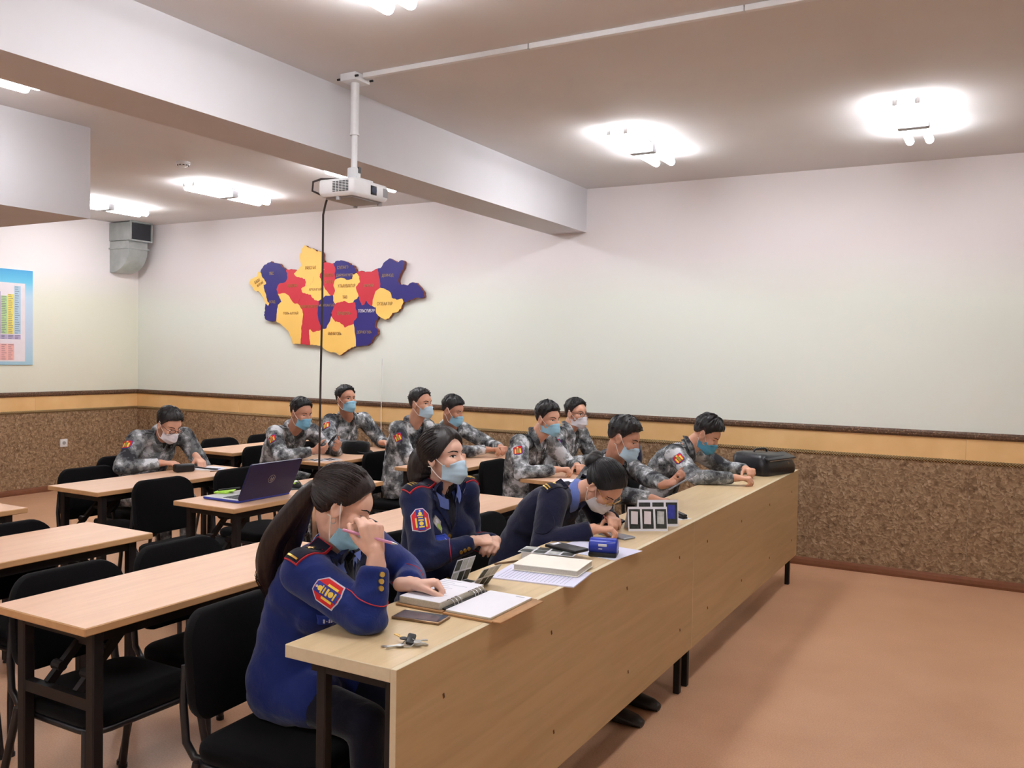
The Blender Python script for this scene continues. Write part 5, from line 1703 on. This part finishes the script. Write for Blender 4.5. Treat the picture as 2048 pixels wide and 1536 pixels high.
        def dr(c, ax, ay):
            w, h = .070, .092
            sh_ = [(-w / 2, h * .27), (-w * .20, h * .5), (w * .20, h * .5), (w / 2, h * .27), (w / 2, -h * .36), (w * .14, -h * .5), (-w * .14, -h * .5), (-w / 2, -h * .36)]
            it = [('patch_silver', sh_, .0015), ('patch_red', [(x * .9, y * .92) for x, y in sh_], .003)]
            it += [('patch_blue', [(-.0145, .0405), (.0145, .0405), (.0145, -.040), (-.0145, -.040)], .0042)]
            it += [('patch_yellow', disc(.007, 0, .024), .0055), ('patch_silver', disc(.0035, 0, .035), .0055), ('patch_yellow', rect(.022, .004, 0, .017), .0055), ('patch_yellow', rect(.018, .004, 0, .009), .0055),
                   ('patch_yellow', rect(.006, .036, -.0185, -.010), .0055), ('patch_yellow', rect(.006, .036, .0185, -.010), .0055), ('patch_yellow', rect(.020, .006, 0, -.002), .0055), ('patch_yellow', disc(.008, 0, -.015), .0055), ('patch_yellow', rect(.020, .005, 0, -.028), .0055)]
            deco('arm_patch', it, c, ax, ay, jb, 'red and blue shield sleeve patch with yellow emblem')
        arm_patch(-1, g('pfrac', .45), dr)
        deco('chest_badge', [('silver_metal', [(0, .026), (.016, .006), (.010, -.014), (0, -.026), (-.010, -.014), (-.016, .006)], .006), ('patch_green', disc(.008, 0, -.008), .009), ('patch_silver', disc(.006, 0, .008), .009)], on_chest(-.072, -.045), lat, up, jb)
        tgo = deco('name_tag', [('tag_blue', rect(.072, .020), .006)], on_chest(-.090, -.085), lat, up, jb)
        b = B().mat('tag_white')
        for k in range(6): b.mat('tag_white'); decal(b, jb, on_chest(-.090, -.085), lat, up, rect(.0045 if k != 1 else .002, .009 if k != 1 else .002, -.022 + k * .0085, 0), .0075, .001, 1, .16)
        link('lettering', b.mesh('lettering', root_loc), tgo)
        for k in range(3):
            deco('button', [('gold_metal', disc(.010), .006)], on_chest(-.008, -.105 - k * .085), lat, up, jb)
        deco('button', [('gold_metal', disc(.007), .006)], on_chest(-.10, -.125), lat, up, jb)
        for side in (-1, 1):
            sh, el, wr, a = arms[side]
            fd = (wr - el).normalized(); out = V(a.get('bdir', (0.4, -1, 0.1))); out = (out - fd * out.dot(fd)).normalized(); ay = fd; ax = ay.cross(out).normalized()
            for k in range(3):
                deco('cuff_button', [('gold_metal', disc(.0072), .005)], wr - fd * (.045 + k * .018) + ax * a.get('boff', .0), ax, ay, jb)
            b = B().mat('piping_red'); ring = []
            for k in range(25):
                aa = 2 * math.pi * k / 24; dv = out * math.cos(aa) + ax * math.sin(aa)
                c = wr - fd * (.105 + .022 * math.cos(aa)); h = jb.ray_cast(c + dv * .062 * puff, -dv, .06)
                ring.append((h[0] if h[0] is not None else c + dv * .050 * bs * puff) + dv * .001)
            b.tube(ring, .0016, 5)
            link('cuff_piping', b.mesh('cuff_piping', root_loc, smooth=60), t)
    if kind == 'sweater':
        for s in (-1, 1):
            nr_ = (Z * .8 + Ls * (s * .6) + fw * .2).normalized(); axx = (fw - nr_ * fw.dot(nr_)).normalized(); ayy = nr_.cross(axx).normalized()
            m_ = (shl[s] * .84 + shc * .16) + Z * .03
            deco('shoulder_slide', [('board_navy', rect(.060, .10), .006), ('gold_metal', rect(.044, .006, 0, s * .028), .009), ('gold_metal', rect(.044, .006, 0, s * .040), .009), ('gold_metal', disc(.006, 0, -s * .004), .010)], m_, axx, ayy, jb, 'dark shoulder slide with two gold stripes')
        sh, el, wr, a = arms[-1]
        deco('elbow_patch', [('board_navy', disc(.05, sy=1.3, n=20), .004)], sh * .35 + el * .65, Ls.cross(V((0, 0, 1))).normalized(), (sh - el).normalized(), jb)
    return t, dict(root=t, arms=arms, hp=hp, f=f, l=l, u=u, hs=hs, hc=hc)

MAN = dict(style='man', top=.015, side=.004, rough=.005, tufts=650, fade=True)
def man(**k): d = dict(MAN); d.update(k); return d
# ------------------------------------------------------------------ the cast
# front row, officers
_, w1 = person('officer in blue dress uniform with long ponytail, pink pen held to her face', dict(
    female=True, kind='dress', hand=1.1, cloth='uniform_blue', legs='trouser_navy', skin='skin_light', vox=.0038, vjack=.008, rank='star', eye=.25,
    hip=(-1.84, 2.00, .54), sh=(-1.715, 2.005, .935), yaw=0, shyaw=4, shroll=7, sw=.168, puff=1.13, pfrac=.56, pdir=(.3, -1, .35),
    head=(-1.662, 1.968, 1.095), look=(32, 28, -5), hunch=.05,
    R=dict(w=(-1.478, 1.895, .985), e=(-1.475, 1.856, .832), d=(-.25, -.02, 1), n=(-.75, .55, -.1), curl='pinch', th=(30, .5), cuff=.03, bdir=(1, -.35, 0)),
    L=dict(w=(-1.560, 2.165, .838), hint=(-.2, 1, -.5), d=(.85, .45, .05), n=(0.1, -.1, -1), curl='loose', th=(24, .3)),
    tz=DZ, tx=DX0, hair=dict(mat='hair_brown', style='back', top=.016, side=.012, rough=.003, seed=2.2, ramp=14, comb=(180, 2, 420),
              tails=[dict(path=[(-.075, 0, .015), (-.112, 0, .005), (0, (-1.800, 1.900, 1.055)), (0, (-1.848, 1.897, .985)), (0, (-1.872, 1.905, .90)), (0, (-1.868, 1.935, .83)), (0, (-1.85, 1.955, .79))],
                          r=[(0, .03), (.16, .030), (.36, .050), (.6, .058), (.82, .046), (1, .012)], seed=4.0, flat=.72),
                     dict(path=[(-.09, 0, .01), (-.118, .01, -.02), (0, (-1.80, 1.935, 1.03)), (0, (-1.835, 1.935, .95)), (0, (-1.85, 1.95, .87)), (0, (-1.84, 1.975, .80))],
                          r=[(0, .02), (.3, .034), (.6, .040), (.85, .030), (1, .008)], seed=9.0, flat=.8)],
              ties=[((-.100, 0, .008), (-.13, 0, .0), .027)],
              strands=dict(n=150, path=[(-.095, 0, .01), (0, (-1.80, 1.90, 1.06)), (0, (-1.85, 1.895, .97)), (0, (-1.88, 1.905, .87)), (0, (-1.87, 1.94, .78))], r=[.004, .016, .021, .021, .015])),
    mask=dict(mat='mask_blue', drop=.030)))
_, w2 = person('officer in a blue dress uniform sitting upright with crossed arms and looking up', dict(
    female=True, kind='dress', cloth='uniform_blue_dark', legs='trouser_navy', skin='skin_light', vox=.0042, vjack=.009, rank='bars',
    hip=(-1.99, 2.92, .54), sh=(-1.935, 2.885, .982), yaw=-8, shyaw=-14, sw=.155, puff=1.0, pdir=(.9, -.9, 0),
    head=(-1.900, 2.845, 1.138), look=(-2, -4, 0), hunch=.03,
    R=dict(w=(-1.770, 2.870, .820), hint=(-.2, -.9, -.6), d=(.45, .85, -.05), n=(-.5, 0, -.9), curl='loose', bdir=(.8, -.7, -.3)),
    L=dict(w=(-1.745, 2.990, .800), hint=(-.4, .45, -.8), d=(.3, -.85, .0), n=(-.5, 0, -.9), curl='loose'),
    hair=dict(mat='hair_soft', style='side', top=.019, side=.015, rough=.003, seed=5.5, ramp=14, comb=(180, -34, 420),
              tails=[dict(path=[(-.06, 0, .0), (-.095, 0, -.03), (-.115, -.005, -.07), (-.112, -.01, -.105), (-.10, -.01, -.125)], r=[(0, .055), (.3, .058), (.7, .048), (1, .02)], seed=2.0, flat=1.1)]),
    mask=dict(mat='mask_pale')))
_, w3 = person('officer in a dark navy sweater with a hair bun, bent over a phone', dict(
    female=True, kind='sweater', cloth='sweater_navy', legs='trouser_navy', skin='skin_mid', vox=.0042, vjack=.009, jname='sweater', eye=.35, glasses='gold_metal',
    hip=(-1.93, 3.54, .54), sh=(-1.675, 3.525, .925), yaw=0, shyaw=-4, sw=.178, puff=1.14,
    head=(-1.515, 3.515, .982), look=(-6, 56, 4), hunch=.07, foot=.12,
    R=dict(w=(-1.455, 3.29, .834), hint=(-.4, -.6, -.6), d=(.75, .62, -.05), n=(.1, .1, -1), curl='typing'),
    L=dict(w=(-1.500, 3.575, .834), hint=(-.4, .9, -.5), d=(.55, -.8, -.05), n=(0, -.2, -1), curl='typing'),
    tz=DZ, tx=DX0, hair=dict(mat='hair_black', style='back', top=.016, side=.012, rough=.003, seed=8.1, ramp=14, comb=(180, 8, 360),
              blobs=[((-.128, 0, .02), (.042, .048, .048)), ((-.145, .012, .035), (.028, .036, .034))], ties=[((-.108, 0, .02), (-.13, 0, .02), .040)]),
    mask=dict(mat='mask_white')))
# front row, soldiers at the far desk section
_, m8 = person('soldier at the front desk looking down at a slim phone in his hand', dict(
    cloth='camo_b', skin='skin_tan', hip=(-2.06, 4.62, .54), sh=(-1.90, 4.52, .935), yaw=0, shyaw=0, eye=.5,
    head=(-1.80, 4.44, 1.095), look=(4, 20, -4), hunch=.06,
    R=dict(w=(-1.525, 4.16, .835), hint=(-.3, -.9, -.4), d=(.85, .3, -.12), n=(0, 0, -1), curl='relaxed'),
    L=dict(w=(-1.525, 4.36, .885), hint=(-.3, .9, -.8), d=(.8, -.1, .25), n=(-.35, -.3, .85), curl='hold', th=(55, .3)),
    tz=DZ, tx=DX0, hair=man(style='fringe', top=.026, rough=.010, seed=3.3), mask=dict(mat='mask_pale')))
_, m9 = person('soldier with lowered head at the far desk end beside the black bag', dict(
    cloth='camo_a', skin='skin_mid', hip=(-2.00, 5.52, .54), sh=(-1.79, 5.44, .945), yaw=0, shyaw=-3, eye=.4,
    head=(-1.66, 5.475, 1.058), look=(2, 34, 0), hunch=.07,
    R=dict(w=(-1.395, 5.215, .832), hint=(-.3, -.9, -.5), d=(.95, .25, -.02), n=(0, .1, -1), curl='loose'),
    L=dict(w=(-1.44, 5.62, .84), hint=(-.3, .9, -.4), d=(.6, -.8, 0), n=(0, 0, -1), curl='loose'),
    tz=DZ, tx=DX0, hair=man(style='fringe', top=.030, rough=.013, seed=6.1), mask=dict(mat='mask_teal')))
# second row
_, m6 = person('soldier in a blue mask leaning on the table right of the officer with crossed arms', dict(
    cloth='camo_a', skin='skin_mid', hip=(-2.95, 5.44, .54), sh=(-2.80, 5.29, .955), yaw=0, shyaw=-6,
    head=(-2.70, 5.305, 1.110), look=(-14, 6, 0), hunch=.06,
    R=dict(w=(-2.545, 5.13, .80), hint=(-.3, -.9, -.5), d=(.85, .45, .05), n=(0, 0, -1), curl='loose'),
    L=dict(w=(-2.52, 5.40, .80), hint=(-.2, .9, -.5), d=(.6, -.7, .05), n=(0, 0, -1), curl='loose'),
    tz=TZ, tx=-2.70, hair=man(style='fringe', top=.024, rough=.011, seed=9.4), mask=dict(mat='mask_blue')))
_, m7 = person('soldier in dark glasses and a white mask sitting next to the wall', dict(
    cloth='camo_b', skin='skin_mid', hip=(-2.99, 6.07, .54), sh=(-2.90, 6.03, .955), yaw=0, shyaw=-8, glasses='spectacle_dark',
    head=(-2.84, 6.048, 1.106), look=(-16, 4, 0), hunch=.05,
    R=dict(w=(-2.60, 5.90, .80), hint=(-.3, -.6, -.6), d=(.9, .3, 0), n=(0, 0, -1), curl='loose'),
    L=dict(w=(-2.60, 6.12, .80), hint=(-.3, .5, -.6), d=(.8, -.4, 0), n=(0, 0, -1), curl='loose'),
    tz=TZ, tx=-2.70, hair=man(top=.018, seed=4.4), mask=dict(mat='mask_white')))
# third row
_, m4 = person('tall soldier in a pale mask sitting upright left of the picture middle', dict(
    cloth='camo_a', skin='skin_mid', hip=(-3.95, 5.36, .54), sh=(-3.86, 5.36, .985), yaw=0, shyaw=-4,
    head=(-3.765, 5.335, 1.165), look=(-4, -2, 0), hunch=.05,
    R=dict(w=(-3.52, 5.24, .80), hint=(-.3, -.8, -.6), d=(.9, .3, 0), n=(0, 0, -1), curl='loose'),
    L=dict(w=(-3.52, 5.45, .80), hint=(-.3, .8, -.6), d=(.8, -.4, 0), n=(0, 0, -1), curl='loose'),
    tz=TZ, tx=-3.69, hair=man(top=.018, seed=1.7), mask=dict(mat='mask_pale')))
_, m5 = person('soldier in a light blue mask with lowered head, arms stretched on the table', dict(
    cloth='camo_b', skin='skin_tan', hip=(-3.97, 5.93, .54), sh=(-3.86, 5.87, .935), yaw=0, shyaw=0, eye=.5,
    head=(-3.755, 5.745, 1.098), look=(2, 16, 0), hunch=.06,
    R=dict(w=(-3.47, 5.80, .812), hint=(-.3, -.8, -.5), d=(.9, .4, .05), n=(0, 0, -1), curl='loose'),
    L=dict(w=(-3.46, 5.99, .815), hint=(-.2, .9, -.4), d=(.7, -.6, 0), n=(0, 0, -1), curl='loose'),
    tz=TZ, tx=-3.69, hair=man(style='fringe', top=.022, rough=.010, seed=7.9), mask=dict(mat='mask_blue')))
# fourth row
_, m2 = person('soldier below the map looking down at the phone in his hands', dict(
    cloth='camo_b', skin='skin_tan', hip=(-4.93, 5.08, .54), sh=(-4.69, 4.985, .930), yaw=0, shyaw=-8, eye=.5,
    head=(-4.55, 4.920, 1.080), look=(-8, 14, 0), hunch=.07,
    R=dict(w=(-4.395, 4.88, .815), hint=(-.3, -.9, -.4), d=(.7, .6, .1), n=(-.2, .5, .3), curl='hold'),
    L=dict(w=(-4.36, 5.09, .82), hint=(-.3, .9, -.6), d=(.6, -.4, .2), n=(-.2, -.5, .4), curl='hold'),
    tz=TZ, tx=-4.62, hair=man(top=.018, seed=5.1), mask=dict(mat='mask_deep')))
_, m3 = person('soldier below the map with raised head, behind the dark cap', dict(
    cloth='camo_b', skin='skin_tan', hip=(-4.89, 5.66, .54), sh=(-4.75, 5.68, .975), yaw=0, shyaw=-12, puff=1.06,
    head=(-4.675, 5.575, 1.155), look=(-14, -4, 0), hunch=.06,
    R=dict(w=(-4.44, 5.43, .80), hint=(-.3, -.8, -.5), d=(.9, .3, 0), n=(0, 0, -1), curl='loose'),
    L=dict(w=(-4.46, 5.80, .80), hint=(-.3, .9, -.5), d=(.9, .2, 0), n=(0, 0, -1), curl='loose'),
    tz=TZ, tx=-4.62, hair=man(top=.016, seed=2.9), mask=dict(mat='mask_blue')))
_, m1 = person('soldier in glasses and a white mask writing alone at the far left', dict(
    cloth='camo_c', skin='skin_mid', hip=(-5.19, 4.02, .54), sh=(-4.965, 4.02, .940), yaw=0, shyaw=-10, puff=1.02, glasses='spectacle_dark', eye=.4,
    head=(-4.85, 3.988, 1.035), look=(-4, 28, 0), hunch=.07,
    R=dict(w=(-4.77, 3.86, .798), hint=(-.4, -1, -.35), d=(.75, .6, -.05), n=(0, .2, -1), curl='relaxed'),
    L=dict(w=(-4.72, 4.11, .815), hint=(-.3, .6, -.5), d=(.8, -.25, -.4), n=(-.2, 0, -1), curl='typing'),
    tz=TZ, tx=-4.73, hair=man(style='fringe', top=.022, side=.007, seed=1.1), mask=dict(mat='mask_white')))

# earring and ring of the long-haired officer
hp_ = w1['hp']
b = B().mat('silver_metal'); ec = hp_(.004, -.0805, -.046)
b.tube([ec + (w1['f'] * math.cos(2 * math.pi * k / 16) + w1['u'] * math.sin(2 * math.pi * k / 16)) * .0075 for k in range(17)], .0013, 6)
link('earring', b.mesh('earring', w1['root'].location, smooth=60), w1['root'])
# ------------------------------------------------------------------ things held in hands
hd = w1['arms'][-1]
wr = hd[2]
b = B().mat('pen_pink').tube([(-1.555, 1.848, 1.056), (-1.44, 1.915, 1.022)], .0042, 10)
p_ = empty('pen', (-1.50, 1.88, 1.03), 'pink pen held between the fingers of the long-haired officer', 'pen')
o = link('barrel', b.mesh('barrel', p_.location, smooth=60), p_)
b = B().mat('silver_metal').tube([(-1.44, 1.915, 1.022), (-1.427, 1.923, 1.018)], [.004, .0012], 10)
link('tip', b.mesh('tip', p_.location, smooth=60), p_)
def held(name, c, fx, fy, w, h, body, face, label, cat='phone'):
    """flat device: centre c, screen normal = fx x fy"""
    fx = V(fx).normalized(); fy = V(fy); fy = (fy - fx * fy.dot(fx)).normalized(); n = fx.cross(fy)
    o = empty(name, c, label, cat)
    m = Matrix((fx, fy, n)).transposed()
    b = B().mat(body).box((0, 0, 0), (w, h, .009), m, bev=.003)
    link('case', b.mesh('case', smooth=40), o)
    b = B().mat(face).box(n * .0052, (w * .93, h * .9, .001), m)
    link('screen', b.mesh('screen'), o)
held('slim_phone', (-1.435, 4.345, .905), (.25, -.9, .1), (.75, .15, .5), .085, .155, 'phone_silver', 'screen_glass', 'slim grey phone held up by the soldier at the front desk')
held('mobile_phone', (-4.345, 5.005, .868), (-.3, .9, .2), (.55, .2, .75), .075, .145, 'black_plastic', 'screen_glass', 'black phone held in both hands by the soldier below the map')
